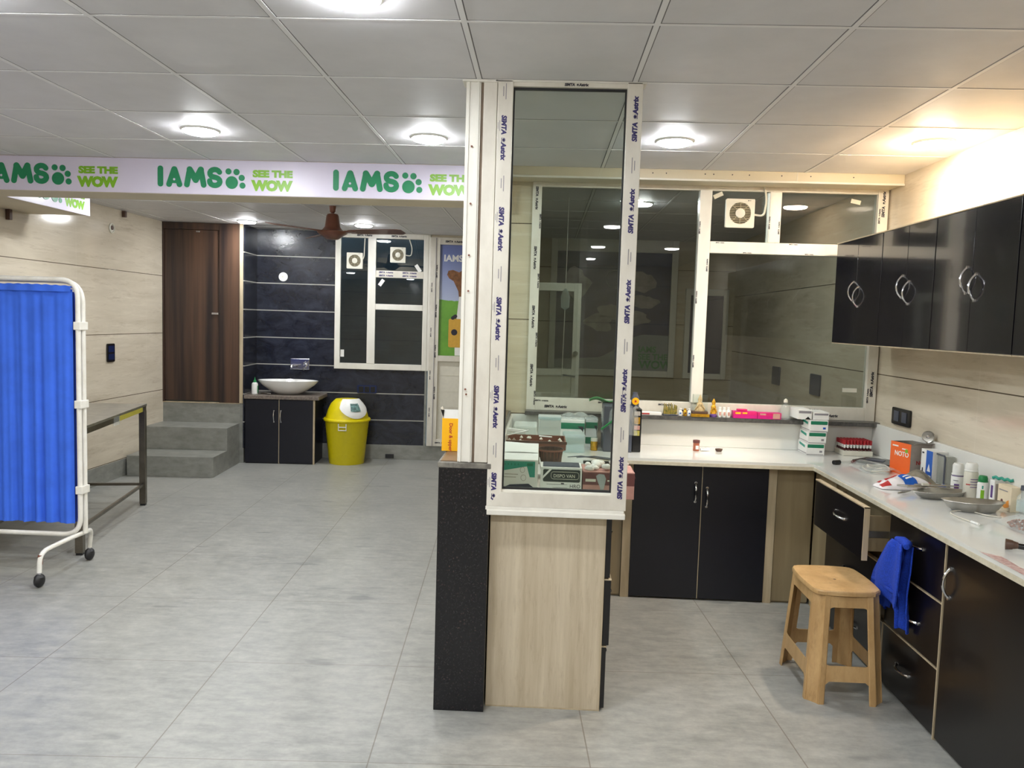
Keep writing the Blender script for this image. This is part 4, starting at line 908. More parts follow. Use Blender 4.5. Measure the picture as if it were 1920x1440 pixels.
t, w, d, h = carton('glove_carton', -.175, -.005, 3.42, 3.90, Z, 1.008, 'paper', 'white carton with a teal panel at the left behind the glass')
deco(t, w, d, h, [('teal_panel', 'teal', lambda m, F: m.prism([(0, h*.96), (w*2*.93, h*.96), (w*2*.93, h*.52), (w*2*.80, h*.52), (w*2*.72, h*.82), (0, h*.66)], F(), .0004)),
 ('printed_picture', 'greycard', lambda m, F: [m.plate([(w*1.22-w+.011*cos(a), h*.72+.013*sin(a)) for a in [2*pi*i/18 for i in range(18)]], [[(w*1.22-w+.009*cos(a), h*.72+.011*sin(a)) for a in [2*pi*i/18 for i in range(18)]]], lambda a, b, q: (a, -d-.0006-q, b), .0004), m.plate([(w*1.28-w+.012*cos(a), h*.50+.014*sin(a)) for a in [2*pi*i/18 for i in range(18)]], [[(w*1.28-w+.010*cos(a), h*.50+.012*sin(a)) for a in [2*pi*i/18 for i in range(18)]]], lambda a, b, q: (a, -d-.0006-q, b), .0004), m.prism(R4(w*.2, w*.9, h*.50, h*.52), F(), .0005), m.prism(R4(w*.3, w*1.0, h*.58, h*.60), F(), .0005)]),
 ('dark_corner', 'navy', lambda m, F: m.prism([(0, h*.16), (w*1.9, h*.16), (w*1.9, h*.20), (w*1.55, h*.34), (w*.6, h*.30)], F(), .0004)),
 ('pale_mark', 'darkgreen', lambda m, F: [m.prism(R4(w*(.3+.17*i), w*(.3+.17*i)+.003, h*.84, h*.90), F(.0009), .0004) for i in range(5)]+[m.prism(R4(w*1.45, w*1.75, h*.83, h*.91), F(.0009), .0004)])])
MB().sheet(lambda u, v: (-.17+.16*u, 3.60+.30*v, 1.010+.003*sin(3*u+2*v)), 8, 8, .001).build('plastic_film', 'paper', t)
t, w, d, h = carton('syringe_carton', .008, .187, 3.42, 3.55, Z, .980, 'paper', 'white carton with a dark green name panel, middle one behind the glass')
deco(t, w, d, h, [('name_panel', 'darkprint', lambda m, F: m.prism(rrect(w*.12, w*1.92, h*.51, h*.93, .006), F(), .0004)),
 ('ribbon', 'paper', lambda m, F: m.prism([(w*.12, h*.70), (w*.12, h*.61), (w*.54, h*.93), (w*.42, h*.93)], F(.0009), .0004)),
 ('carton_lettering', 'offwhite', lambda m, F: [m.text('DISPO VAN', .020, F(.0009) @ Matrix.Translation((w*.62, h*.665, 0)), 0, .01, .0006, xs=.92), m.plate(rrect(w*.5, w*1.86, h*.60, h*.86, .012), [rrect(w*.515, w*1.845, h*.615, h*.845, .010)], lambda a, b, q: (a-w, -d-.0010-q, b), .0004)]),
 ('small_lettering', 'inkblack', lambda m, F: [m.text('HRO', .022, F(.0009) @ Matrix.Translation((w*1.42, h*.32, 0)), 0, .0, .0006), m.prism(R4(w*.3, w*1.3, h*.42, h*.43), F(), .0005), m.prism(R4(w*1.0, w*1.15, h*.44, h*.48), F(), .0005), m.prism(R4(w*.6, w*1.3, h*.31, h*.32), F(), .0005)]),
 ('green_corner', 'lime', lambda m, F: m.prism([(w*1.0, h*.1), (w*1.9, h*.1), (w*1.9, h*.25), (w*1.0, h*.27)], F(), .0004))])
MB().box(.018, .178, 3.432, 3.54, .9795, .983).build('open_top', 'slate', t)
MB().sheet(lambda u, v: (.008-.006*v, 3.43+.11*u, .980+.022*v), 2, 2, .001).build('flap', 'paper', t)
t, w, d, h = carton('cotton_carton', .192, .415, 3.42, 3.60, Z, .968, 'pink', 'maroon and pink carton overhanging at the right behind the glass')
deco(t, w, d, h, [('maroon_band', 'maroon', lambda m, F: m.prism(R4(0, w*2, h*.50, h*.96), F(), .0004)), ('maroon_band', 'maroon', lambda m, F: m.prism(R4(0, d*2, h*.6, h*.9), F(f='+x'), .0004)),
 ('pale_leaf', 'softblue', lambda m, F: m.prism([(w*.50, h*.84), (w*.62, h*.92), (w*.82, h*.90), (w*.90, h*.74), (w*.82, h*.36), (w*.72, h*.20), (w*.66, h*.45), (w*.56, h*.66)], F(.0009), .0004)),
 ('carton_lettering', 'offwhite', lambda m, F: [m.prism(R4(w*.10, w*.5, h*.62, h*.72), F(.0009), .0004), m.prism(R4(w*.95, w*1.2, h*.64, h*.70), F(.0009), .0004)])])
MB().sheet(lambda u, v: (.414+.008*v, 3.44+.15*u, .968-.03*v+.004*sin(6*u)), 6, 4, .001).build('flap', 'maroon', t)
r = random.Random(4); c = MB()
for i in range(16):
    T = Matrix.Translation((.20+.20*r.random(), 3.44+.14*r.random(), .972+.012*r.random())) @ Matrix.Rotation(r.random()*3, 4, 'Z'); q = .012+.010*r.random()
    c.lathe((0, 0, 0), [(.001, -q*.7), (q, -q*.3), (q*1.1, q*.2), (q*.6, q*.7), (.001, q*.8)], 9, 1.3, .9, T=T)
tag(c.build('cotton_wool', 'cotton', smooth=60), 'tufts of white cotton wool piled on the maroon carton', 'cotton wool')['kind'] = 'stuff'
t = thing('steel_scissors', (.25, 3.60, .985), 'dark steel scissors lying across the carton tops', 'scissors')
MB().tube([(.13, 3.63, .992), (.19, 3.62, 1.0), (.33, 3.60, .990)], [.003, .007, .004], 8, flat=.5).build('blade', 'slate', t); MB().tube([(.17, 3.60, .996), (.25, 3.61, 1.003), (.34, 3.59, .996)], [.004, .006, .006], 8, flat=.5).build('handle', 'slate', t)
MB().box(.20, .34, 3.585, 3.605, .972, .984, .003).build('hinge_bar', 'darkprint', t)
t = thing('basket', (.055, 3.88, Z), 'dark brown woven basket behind the middle carton', 'basket')
b = MB()
prof = [(.038, 0), (.045, .04), (.052, .09), (.055, .125), (.059, .130), (.059, .140), (.054, .140), (.050, .120), (.040, .02), (.001, .015)]
b.lathe((.055, 3.88, Z), prof, 32, 1.05, 1.0); b.build('body', 'wicker', t, 30)
g = MB()
for i in range(20): a = 2*pi*i/20; g.tube([(.055+.041*cos(a), 3.88+.039*sin(a), Z+.005), (.055+.058*cos(a), 3.88+.055*sin(a), Z+.13)], .0022, 5)
g.tube([(.055+.060*cos(2*pi*i/32), 3.88+.058*sin(2*pi*i/32), Z+.132) for i in range(32)], .005, 8, closed=True); g.build('rim', 'brownlt', t)
# brown tray standing on a grey box
tag(MB().box(-.17, .12, 4.20, 4.50, Z, .925, .004).build('grey_box', 'greycard'), 'low grey box carrying the reddish brown tray', 'box')
t = thing('plastic_tray', (-.02, 4.35, .926), 'reddish brown tray of oddments left of the white cartons', 'tray')
b = MB().box(-.20, .14, 4.22, 4.48, .926, .930).box(-.20, .14, 4.22, 4.226, .93, .972).box(-.20, .14, 4.474, 4.48, .93, .968).box(-.20, -.194, 4.226, 4.474, .93, .970).box(.134, .14, 4.226, 4.474, .93, .970)
b.build('tray', 'brownlt', t)
g = MB().box(-.205, .145, 4.214, 4.220, .958, .972); g.build('rim', 'brown', t)
for i, (x, y, l, a, mt, lb) in enumerate(((-.13, 4.34, .10, .1, 'paper', 'white folded card tube at the left of the brown tray'), (-.12, 4.30, .12, -.25, 'white', 'white dispenser strip leaning in the brown tray'), (.03, 4.27, .07, .05, 'paper', 'white slip of card at the right of the brown tray'))):
    tag(MB().box(-l/2, l/2, -.008, .008, -.003, .003+.012*(i == 0), .002, T=Matrix.Translation((x, y, .99+.012*(i < 2))) @ Matrix.Rotation(a, 4, 'Y')).build('card_slip', mt), lb, 'card')
c = MB()
for i in range(22):
    x, y = -.18+.30*r.random(), 4.24+.22*r.random(); c.lathe((x, y, .945), [(.001, 0), (.009, .008), (.001, .020)], 7, 1.2)
tag(c.build('small_oddments', 'offwhite'), 'loose small white oddments filling the brown tray', 'oddments')['kind'] = 'stuff'
t = thing('clear_tub', (.05, 4.60, Z), 'tall cloudy clear plastic tub behind the basket', 'tub')
MB().box(-.01, .115, 4.54, 4.66, Z, 1.05, .008).build('tub', m_glass('cloudy_plastic', (.88, .92, .88), .2, 1.5, .5), t); MB().box(-.014, .119, 4.536, 4.664, 1.05, 1.066, .005).build('lid', 'softblue', t)
tag(MB().box(-.16, -.02, 4.72, 4.95, Z, .985, .01).build('clear_tub', M['cloudy'] if 'cloudy' in M else m_glass('cloudy_plastic_long', (.88, .90, .84), .2, 1.5, .5)), 'low cloudy clear container at the far left of the counter', 'tub')
tag(MB().box(.135, .265, 4.62, 4.76, Z, .958, .010).build('blue_tub', 'softblue'), 'short blue-tinted clear tub in front of the green striped cartons', 'tub')
for x0, x1, y0, lb in ((.125, .268, 4.80, 'white and green striped carton, left of two behind the blue tub'), (.278, .350, 4.86, 'white and green striped carton, right one beside the wrapped device')):
    t, w, d, h = carton('medicine_carton', x0, x1, y0, y0+.14, Z, 1.020, 'paper', lb, 'green striped cartons behind the blue tub')
    deco(t, w, d, h, [('green_band', 'darkgreen', lambda m, F: [m.prism(R4(0, w*2, h*.68, h*.90), F(), .0004), m.prism(R4(0, w*2, h*.12, h*.36), F(), .0004)]), ('black_arrow', 'inkblack', lambda m, F: m.prism([(w*1.4, h*.78), (w*1.9, h*.78), (w*1.9, h*.4), (w*1.82, h*.62)], F(.0009), .0004))])
MB().sheet(lambda u, v: (.10+.25*u, 4.82+.16*v, 1.026+.03*sin(pi*u)*sin(pi*v)+.006*sin(18*u+6*v)), 24, 10, .001).build('polythene_sheet', 'bagplastic', tagd=('clear crumpled polythene lying over the green striped cartons', 'plastic sheet'))
t = thing('yellow_pot', (.325, 4.74, Z), 'small yellow pot between the blue tub and the wrapped device', 'pot')
MB().lathe((.325, 4.74, Z), [(.020, 0), (.022, .004), (.022, .05), (.018, .055)], 20).build('pot', 'gold', t, 40); MB().lathe((.325, 4.74, Z+.055), [(.021, 0), (.021, .018), (.001, .02)], 20).build('lid', 'offwhite', t, 40)
t = thing('wrapped_device', (.45, 4.80, Z), 'slate grey upright device wrapped in clear plastic behind the white stile', 'device')
MB().box(.375, .545, 4.70, 4.90, Z, 1.125, .006).build('housing', 'slate', t); MB().box(.546, .60, 4.72, 4.90, Z, 1.11, .006).build('side_housing', 'black', t)
for i, (mt, z0, z1) in enumerate((('gold', 1.02, 1.06), ('pink', .985, 1.01), ('brass', .95, .98), ('greycard', 1.07, 1.095))): MB().box(.556, .590, 4.7185, 4.7195, z0, z1).build('sticker', mt, t)
bag = MB().sheet(lambda u, v: (.487+(.118+.006*sin(9*v+3*u*6))*cos(2*pi*u)*(1-.35*max(0, v-.8)/.2), 4.80+(.135+.010*sin(12*u*pi+5*v))*sin(2*pi*u), .96+.165*v+.006*sin(20*u)), 40, 14)
bag.build('plastic_wrap', 'bagplastic', t, 60)
MB().tube([(.36, 4.685, .985), (.45, 4.68, 1.06), (.50, 4.69, 1.10)], .006, 6).build('green_strap', 'greenp', t)
tag(MB().sheet(lambda u, v: (.30+.20*u, 4.84+.14*v, 1.135+.012*sin(8*u)+.012*sin(5*v+1)), 16, 8, .004).build('green_pouch', 'vinylgreen', smooth=60), 'green pouch lying on top of the wrapped device', 'pouch')
t = thing('yellow_label_bottle', (.565, 4.80, 1.112), 'small bottle with a round yellow label right of the white stile', 'bottle')
MB().lathe((.565, 4.80, 1.112), [(.022, 0), (.024, .004), (.024, .06), (.015, .075), (.015, .09)], 18).build('bottle', 'slate', t, 40); MB().disc2(face_y(.565, 4.775, 1.15), .022, .001).build('label', 'amberbox', t); MB().disc2(face_y(.565, 4.7735, 1.15), .006, .001).build('label_mark', 'redink', t)

# small pieces on the back counter
t = thing('sample_jar', (.955, 4.86, Z), 'tiny terracotta-capped sample jar on the back counter', 'jar')
MB().lathe((.955, 4.86, Z), [(.017, 0), (.019, .003), (.019, .05)], 18).build('jar', 'terracotta', t, 40); MB().lathe((.955, 4.86, Z+.05), [(.021, 0), (.021, .016), (.001, .018)], 18).build('cap', 'maroon', t, 40); MB().box(.948, .966, 4.8395, 4.8405, Z+.012, Z+.034).build('label', 'paper', t)
t = MB().sheet(lambda u, v: (.985+.055*u, 4.86+.04*v, Z+.003+.016*abs(sin(7*u+4*v))*sin(pi*v)), 10, 8, .001).build('crumpled_wrapper', 'paper', tagd=('crumpled white wrapper beside the tiny sample jar', 'wrapper'))
tag(MB().lathe((1.095, 4.87, Z), [(.016, 0), (.022, .010), (.022, .016), (.001, .018)], 20).build('brown_disc', 'brown', smooth=40), 'loose brown round cap alone on the back counter', 'cap')
# stack of cartons
gs = 'white and green cartons stacked in the corner'
for i, (lb, mk) in enumerate((('white and green carton, bottom of the corner stack', 'inkgrey'), ('white and green carton, middle of the corner stack', 'inkgrey'), ('white and green carton with a blue mark, third up in the corner stack', 'bluep'))):
    t, w, d, h = carton('medicine_carton', 1.620+.005*i, 1.728+.006*i, 4.86-.002*i, 5.02, Z+.0715*i, Z+.0715*i+.070, 'paper', lb, gs)
    deco(t, w, d, h, [('green_band', 'darkgreen', lambda m, F: m.prism(rrect(w*.1, w*1.92, h*.62, h*.92, .004), F(), .0004)), ('small_mark', mk, lambda m, F: m.prism(R4(w*1.45, w*1.75, h*.22, h*.40), F(), .0004)), ('grey_base_line', 'inkgrey', lambda m, F: m.prism(R4(w*.05, w*1.9, h*.04, h*.08), F(), .0004)), ('green_side_band', 'teal', lambda m, F: m.prism([(d*.3, h*.72), (d*1.6, h*.56), (d*1.6, h*.78), (d*.3, h*.92)], F(f='-x'), .0004)), ('side_line', 'inkgrey', lambda m, F: m.prism(R4(0, d*2, h*.1, h*.16), F(f='-x'), .0004))])
t, w, d, h = carton('glove_box', 1.56, 1.642, 4.865, 5.03, 1.0655, 1.125, 'paper', 'creased white carton on the left top of the corner stack'); deco(t, w, d, h, [('grey_band', 'inkgrey', lambda m, F: m.prism(R4(w*.1, w*1.9, h*.62, h*.86), F(), .0004)), ('dark_opening', 'black', lambda m, F: m.prism([(w*1.0, 0), (w*1.9, 0), (w*1.45, h*.3)], F(), .0004))])
t, w, d, h = carton('glove_box', 1.650, 1.745, 4.865, 5.03, 1.0655, 1.112, 'paper', 'small white carton on the right top of the corner stack'); deco(t, w, d, h, [('grey_band', 'inkgrey', lambda m, F: m.prism(R4(w*.15, w*1.9, h*.60, h*.84), F(), .0004))])
# tube rack
t = thing('tube_rack', (1.93, 4.93, Z), 'white rack full of red-capped blood tubes in the corner', 'rack')
MB().box(1.845, 2.025, 4.875, 5.02, Z, Z+.030, .004).build('rack_base', 'offwhite', t); MB().box(1.845, 2.025, 4.875, 5.02, Z+.058, Z+.061).build('rack_plate', 'glass_clear', t)
proto = None
for i in range(9):
    for j in range(5):
        x, y = 1.857+.0195*i, 4.887+.029*j
        if proto is None:
            p = thing('blood_tube', (x, y, Z+.0305), 'red-capped blood sample tube standing in the white rack', 'tube', 'blood tubes in the corner rack')
            MB().cyl((x, y, Z+.0305), (x, y, Z+.070), .0062, seg=8).build('glass_tube', 'paper', p); MB().cyl((x, y, Z+.068), (x, y, Z+.095), .0082, seg=8).build('cap', 'redcap', p)
            MB().cyl((x, y-.0004, Z+.032), (x, y-.0004, Z+.048), .0064, seg=8).build('blood', 'blood', p)
            proto = p
        else: q = copy_tree(proto); q.location = (x, y, Z+.0305)

# window sill row
zs = 1.0465
t = thing('flat_box', (.69, 5.0, zs), 'flat pale box on the granite sill, leftmost of the row', 'box'); MB().box(.62, .755, 4.985, 5.03, zs, zs+.018, .001).build('carton', 'paper', t); MB().box(.63, .68, 4.984, 4.9855, zs+.004, zs+.012).build('printed_mark', 'redink', t)
t = thing('brass_ornament', (.81, 5.0, zs), 'green and gold cluster ornament on a dark stand on the sill', 'ornament')
MB().box(.765, .855, 4.98, 5.03, zs, zs+.010, .003).build('stand', 'slate', t); b = MB()
for i in range(16): x = .772+.074*(i % 8)/7; b.cyl((x, 4.99+.02*(i//8), zs+.008), (x+.006*(r.random()-.5), 4.99+.02*(i//8), zs+.05+.03*r.random()), .006, .003, 6)
b.build('figures', mottle('green_gold_patina', (70, 84, 40), (176, 150, 70), 60, rough=.4), t)
for x, mt, lb in ((.873, 'paper', 'small white vial with a blue mark, left of the amber vial'), (.903, 'gold', 'small amber vial between two white vials'), (.928, 'paper', 'small white vial with a blue mark, touching the glass case')):
    t = thing('vial', (x, 5.0, zs), lb, 'vial', 'small vials left of the glass case'); MB().lathe((x, 5.0, zs), [(.011, 0), (.012, .003), (.012, .030), (.007, .036), (.008, .038), (.008, .048), (.001, .049)], 14).build('vial', mt, t, 40)
    MB().box(x-.005, x+.005, 4.9872, 4.9882, zs+.014, zs+.022).build('label', 'bluep' if mt == 'paper' else 'brown', t)
t = thing('glass_case', (.993, 5.0, zs), 'clear upright case with a seated figurine on a gilded base', 'figurine')
MB().box(.936, 1.05, 4.968, 5.036, zs, zs+.018, .003).build('base', 'gold', t); MB().box(.945, 1.041, 4.975, 5.03, zs+.018, zs+.034, .003).build('plinth', 'brown', t)
MB().box(.948, 1.038, 4.976, 5.029, zs+.034, zs+.140, .002).build('glass_case', 'glass_clear', t)
MB().lathe((.993, 5.0, zs+.034), [(.030, 0), (.033, .008), (.024, .022), (.018, .032), (.020, .048), (.012, .056), (.010, .060), (.014, .070), (.012, .080), (.007, .090), (.001, .105)], 20, 1, .6).tube([(.965, 4.99, zs+.05), (.975, 4.985, zs+.065), (.985, 4.985, zs+.08)], .005, 8).tube([(1.021, 4.99, zs+.05), (1.011, 4.985, zs+.065), (1.001, 4.985, zs+.08)], .005, 8).build('figure', plain('ivory_gilt_figure', (206, 176, 130), .4, var=.3, scale=80), t, 50)
t = thing('gold_figurine', (1.078, 5.0, zs), 'small golden standing figurine right of the glass case', 'figurine')
MB().lathe((1.078, 5.0, zs), [(.022, 0), (.024, .012), (.016, .020)], 18).build('base', 'purple', t, 40); MB().lathe((1.078, 5.0, zs+.018), [(.018, 0), (.020, .015), (.014, .032), (.017, .045), (.011, .054), (.008, .058), (.012, .068), (.011, .078), (.006, .088), (.001, .098)], 20, 1, .8).tube([(1.060, 4.99, zs+.03), (1.066, 4.985, zs+.05), (1.078, 4.982, zs+.06)], .004, 8).tube([(1.096, 4.99, zs+.03), (1.09, 4.985, zs+.05), (1.078, 4.982, zs+.06)], .004, 8).build('figure', plain('golden_figure', (214, 160, 44), .35, .4, var=.25, scale=80), t, 50)
for i, (x, lb) in enumerate(((1.118, 'white vial with pink print, nearest the golden figurine'), (1.145, 'white vial with pink print, middle of three'), (1.172, 'white vial with pink print, nearest the magenta box'))):
    t = thing('vial', (x, 5.0, zs), lb, 'vial', 'white vials right of the golden figurine'); MB().lathe((x, 5.0, zs), [(.011, 0), (.012, .003), (.012, .042), (.008, .050), (.009, .052), (.009, .064), (.001, .065)], 14).build('vial', 'white', t, 40); MB().box(x-.006, x+.006, 4.9872, 4.9882, zs+.012, zs+.034).build('label', 'pink', t)
t, w, d, h = carton('incense_box', 1.198, 1.345, 4.975, 5.03, zs, zs+.044, 'magenta', 'magenta box with yellow print, left of two along the sill', 'magenta boxes along the sill'); deco(t, w, d, h, [('top_band', 'pinkhot', lambda m, F: m.prism(R4(0, w*2, h*.5, h*.98), F(), .0004)), ('printed_mark', 'amberbox', lambda m, F: [m.prism(R4(w*.15, w*.6, h*.62, h*.86), F(.0009), .0004), m.prism(R4(w*.75, w*1.15, h*.66, h*.86), F(.0009), .0004)])])
t, w, d, h = carton('incense_box', 1.347, 1.492, 4.975, 5.03, zs, zs+.040, 'magenta', 'magenta box with pale print, right of two along the sill', 'magenta boxes along the sill'); deco(t, w, d, h, [('top_band', 'pinkhot', lambda m, F: m.prism(R4(0, w*2, h*.5, h*.98), F(), .0004)), ('printed_mark', 'pink', lambda m, F: [m.prism(R4(w*.2, w*.7, h*.62, h*.86), F(.0009), .0004), m.prism(R4(w*1.3, w*1.9, h*.1, h*.9), F(.0009), .0004)])])
tag(MB().box(1.225, 1.285, 4.985, 5.02, zs+.0455, zs+.056, .002, T=None).build('red_lid', 'pinkhot'), 'small red lid lying on the left magenta box', 'lid')
t = thing('saline_bottle', (1.522, 5.0, zs), 'clear plastic bottle standing on the sill by the corner stack', 'bottle')
MB().lathe((1.522, 5.0, zs), [(.026, 0), (.029, .005), (.029, .07), (.022, .088), (.010, .098), (.010, .108)], 22).build('bottle', 'plastic_clear', t, 40); MB().lathe((1.522, 5.0, zs+.106), [(.013, 0), (.012, .014), (.006, .022), (.001, .024)], 16).build('cap', 'offwhite', t, 40)

# right counter
t = thing('blood_vial', (1.74, 4.57, Z), 'lying vial with a black cap at the far bend of the worktop', 'vial')
MB().cyl((1.705, 4.555, Z+.009), (1.80, 4.60, Z+.009), .008).build('glass_tube', 'plastic_clear', t, 40); MB().cyl((1.668, 4.535, Z+.012), (1.708, 4.556, Z+.012), .0125).build('cap', 'black', t, 40); MB().cyl((1.795, 4.598, Z+.009), (1.815, 4.607, Z+.009), .0092).build('stopper', 'maroon', t, 40)
t = thing('black_pouch', (1.94, 4.62, Z), 'flat black pouch lying behind the coiled tubing', 'pouch')
MB().prism([(1.82, 4.66), (1.95, 4.78), (2.06, 4.70), (2.05, 4.52), (1.96, 4.50)], TR(0, 0, Z+.001), .012).build('pouch', 'black', t)
MB().prism([(1.90, 4.67), (1.95, 4.72), (2.01, 4.66), (1.97, 4.60)], TR(0, 0, Z+.013), .003).build('fold', 'slate', t)
t = thing('coiled_tubing', (1.80, 4.38, Z), 'coil of clear infusion tubing in a clear pack on the worktop', 'tubing')
for k in range(4): MB().tube([(1.83+(.070-.006*k)*cos(a)+.006*k, 4.37+(.10-.01*k)*sin(a), Z+.006+.006*k+.004*sin(3*a)) for a in [2*pi*i/28 for i in range(28)]], .0042, 6, closed=True).build('tube_coil', 'offwhite' if k % 2 else 'plastic_clear', t, 60)
MB().sheet(lambda u, v: (1.74+.19*u, 4.24+.26*v, Z+.034+.010*sin(9*u+5*v)*sin(pi*u)-.028*(abs(2*u-1)**3)), 16, 16).build('pack_film', 'bagplastic', t, 60)
t = thing('orange_carton', (2.0, 4.33, Z), 'open orange carton with grey sides standing on the right worktop', 'box', rz=radians(-75.5))
with frame(PM[t.name]):
    MB().box(-.078, .078, -.065, .065, 0, .168, .001).build('carton', 'greycard', t)
    MB().box(-.078, .078, -.0665, -.065, .0, .170).build('front_face', 'orange', t)
    F = basis((-.078, -.0665, 0), (1, 0, 0), (0, 0, 1))
    MB().text('NOTO', .036, F @ Matrix.Translation((.034, .098, .0004)), 0, .02, .0006).prism(R4(.015, .06, .145, .152), F, .0006).prism(R4(.09, .13, .135, .141), F, .0006).build('carton_lettering', 'paper', t)
    MB().disc2(F, .011, .0012, 0, 18, .125, .130).build('green_mark', 'lime', t)
    G_ = basis((.0785, -.065, 0), (0, 1, 0), (0, 0, 1)); MB().text('NOTO', .030, G_ @ Matrix.Translation((.035, .062, 0)), 0, .02, .0006).build('side_lettering', 'redink', t)
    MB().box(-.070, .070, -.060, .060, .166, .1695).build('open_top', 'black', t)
    MB().sheet(lambda u, v: (.078+.03*v, -.06+.12*u, .168+.012*v), 2, 2, .001).build('flap', 'greycard', t)
# grey cloth mound behind the packet
tag(MB().sheet(lambda u, v: (1.895+.10*u, 4.02+.19*v, Z+.002+.055*sin(pi*u)**.7*sin(pi*v)**.6+.004*sin(14*u+9*v)), 20, 20, .002).build('grey_cloth', plain('grey_olive_cloth', (128, 120, 104), .8, var=.15), smooth=60), 'bunched grey cloth between the orange carton and the packet', 'cloth')
t = thing('blue_white_carton', (2.045, 4.13, Z), 'upright white and blue carton with a smoky panel beside the orange one', 'box')
MB().box(2.00, 2.075, 4.09, 4.215, Z, 1.008, .001).build('carton', 'paper', t)
F = basis((1.9995, 4.215, Z), (0, -1, 0), (0, 0, 1)); MB().prism(R4(.058, .124, .012, .157), F, .0006).build('blue_panel', 'bluep', t)
MB().prism(R4(.012, .032, .135, .143), F, .0006).prism([(.012, 0), (.034, 0), (.028, .06), (.018, .06)], F, .0006).build('black_mark', 'inkblack', t)
MB().prism([(.072, .05), (.09, .09), (.108, .05)], F, .0009).prism(R4(.066, .118, .022, .032), F, .0009).build('pale_mark', 'paper', t)
t = thing('smoky_panel', (2.05, 4.04, Z), 'smoky clear case with a dark outline right of the blue and white carton', 'case')
MB().box(2.02, 2.07, 4.005, 4.085, Z, .998, .003).build('case', m_glass('smoky_plastic', (.72, .71, .66), .1, 1.5, .2), t)
MB().tube([(2.018, 4.085, 1.0), (2.018, 4.012, 1.0), (2.018, 4.003, .99), (2.018, 4.003, Z+.01)], .0045, 6).build('outline', 'slate', t)
t = thing('round_mirror', (2.06, 4.285, 1.021), 'small round steel mirror propped above the orange carton', 'mirror')
T = basis((2.058, 4.275, 1.062), (.8, -.6, 0), (0, 0, 1))
MB().lathe((0, 0, 0), [(.001, .004), (.024, .002), (.030, .006), (.032, 0), (.028, -.003)], 24, T=T).build('disc', 'steel', t, 40); MB().lathe((0, 0, .005), [(.010, 0), (.008, .004), (.001, .005)], 14, T=T).build('boss', 'chrome', t, 40); MB().cyl((2.058, 4.285, 1.03), (2.058, 4.285, 1.021), .005).build('stem', 'steel', t)
t = thing('cotton_packet', (1.80, 3.93, Z), 'crumpled white packet with a blue label lying on the worktop', 'packet', rz=radians(8))
with frame(PM[t.name]):
    def pk(u, v, s=1):
        x = -.15+.30*u; y = -.07+.14*v; e = (sin(pi*u)**.5)*(sin(pi*v)**.5); hh = .058*e*(.55+.45*sin(pi*min(1, u*.9+.1)))+.005*sin(23*u+7*v)*e
        return (x, y*(.55+.45*sin(pi*u)**.5), .002+hh if s > 0 else .001)
    MB().sheet(pk, 40, 24).sheet(lambda u, v: pk(u, v, -1), 8, 8).build('wrapper', plain('white_soft_film', (228, 222, 224), .35, var=.05), t, 60)
    MB().sheet(lambda u, v: tuple(Vector(pk(.36+.22*u, .06+.50*v))+Vector((0, -.001, .0018))), 14, 14).build('blue_label', 'bluep', t, 60)
    MB().sheet(lambda u, v: tuple(Vector(pk(.42+.10*u, .25+.06*v))+Vector((0, -.002, .0036))), 4, 2).sheet(lambda u, v: tuple(Vector(pk(.40+.14*u, .36+.05*v))+Vector((0, -.002, .0036))), 4, 2).build('label_print', 'paper', t)
    for k, (a, b_, c_, d_) in enumerate(((.02, .14, .1, .3), (.14, .10, .45, .2), (.28, .10, .62, .25), (.82, .12, .12, .2), (.06, .05, .6, .25))): MB().sheet(lambda u, v: tuple(Vector(pk(a+b_*u, c_+d_*v))+Vector((0, -.001, .0018))), 6, 6).build('red_print', 'redink', t, 60)
def tray(name, cx, cy, L_, Wd, hh, rz, label, z0=Z):
    t = thing(name, (cx, cy, z0), label, 'tray', 'kidney-shaped steel trays on the worktop', rz=rz)
    with frame(PM[t.name]):
        def ring(k, z):
            out = []
            for i in range(40):
                a = 2*pi*i/40; x = L_*cos(a)*k; y = Wd*sin(a)*k; y -= .35*Wd*(1-(x/L_)**2)*(1 if y < 0 else .6)*.6-.0; out.append((x, y, z))
            return out
        rs = [ring(.70, .001), ring(.84, hh*.35), ring(.96, hh*.85), ring(1.0, hh), ring(1.05, hh+.002), ring(1.04, hh+.004), ring(.97, hh), ring(.82, hh*.4), ring(.68, .004)]
        vs = [v for q in rs for v in q]; n = 40; fs = [(k*n+i, k*n+(i+1) % n, (k+1)*n+(i+1) % n, (k+1)*n+i) for k in range(len(rs)-1) for i in range(n)]+[tuple(range(n))[::-1], tuple((len(rs)-1)*n+i for i in range(n))]
        MB().add(vs, fs).build('bowl', 'steel', t, 50)
    return t
tray('kidney_tray', 1.86, 3.72, .135, .055, .030, radians(14), 'steel kidney tray heaped with instruments, farther of two')
tray('kidney_tray', 1.88, 3.47, .125, .060, .040, radians(-4), 'empty steel kidney tray in front, nearer of two')
for i, (a, b_) in enumerate((((1.70, 3.80, .886), (1.86, 3.72, .892)), ((1.73, 3.76, .888), (1.93, 3.73, .894)), ((1.78, 3.80, .892), (1.97, 3.76, .898)), ((1.68, 3.74, .860), (1.76, 3.79, .862)))):
    p, q = Vector(a), Vector(b_); m = (p+q)/2
    t = thing('forceps', m, ('long steel forceps, leftmost on the farther kidney tray', 'steel forceps lying in the middle of the farther kidney tray', 'steel forceps at the right on the farther kidney tray', 'short steel forceps on the worktop left of the kidney trays')[i], 'forceps', 'steel instruments by the farther tray')
    MB().tube([p, p.lerp(q, .5)+Vector((0, .006, .002)), q], [.0045, .004, .002], 8).build('arm', 'chrome', t, 60); MB().tube([p, p.lerp(q, .5)-Vector((0, .006, .0)), q], [.0045, .004, .002], 8).build('arm', 'steel', t, 60)
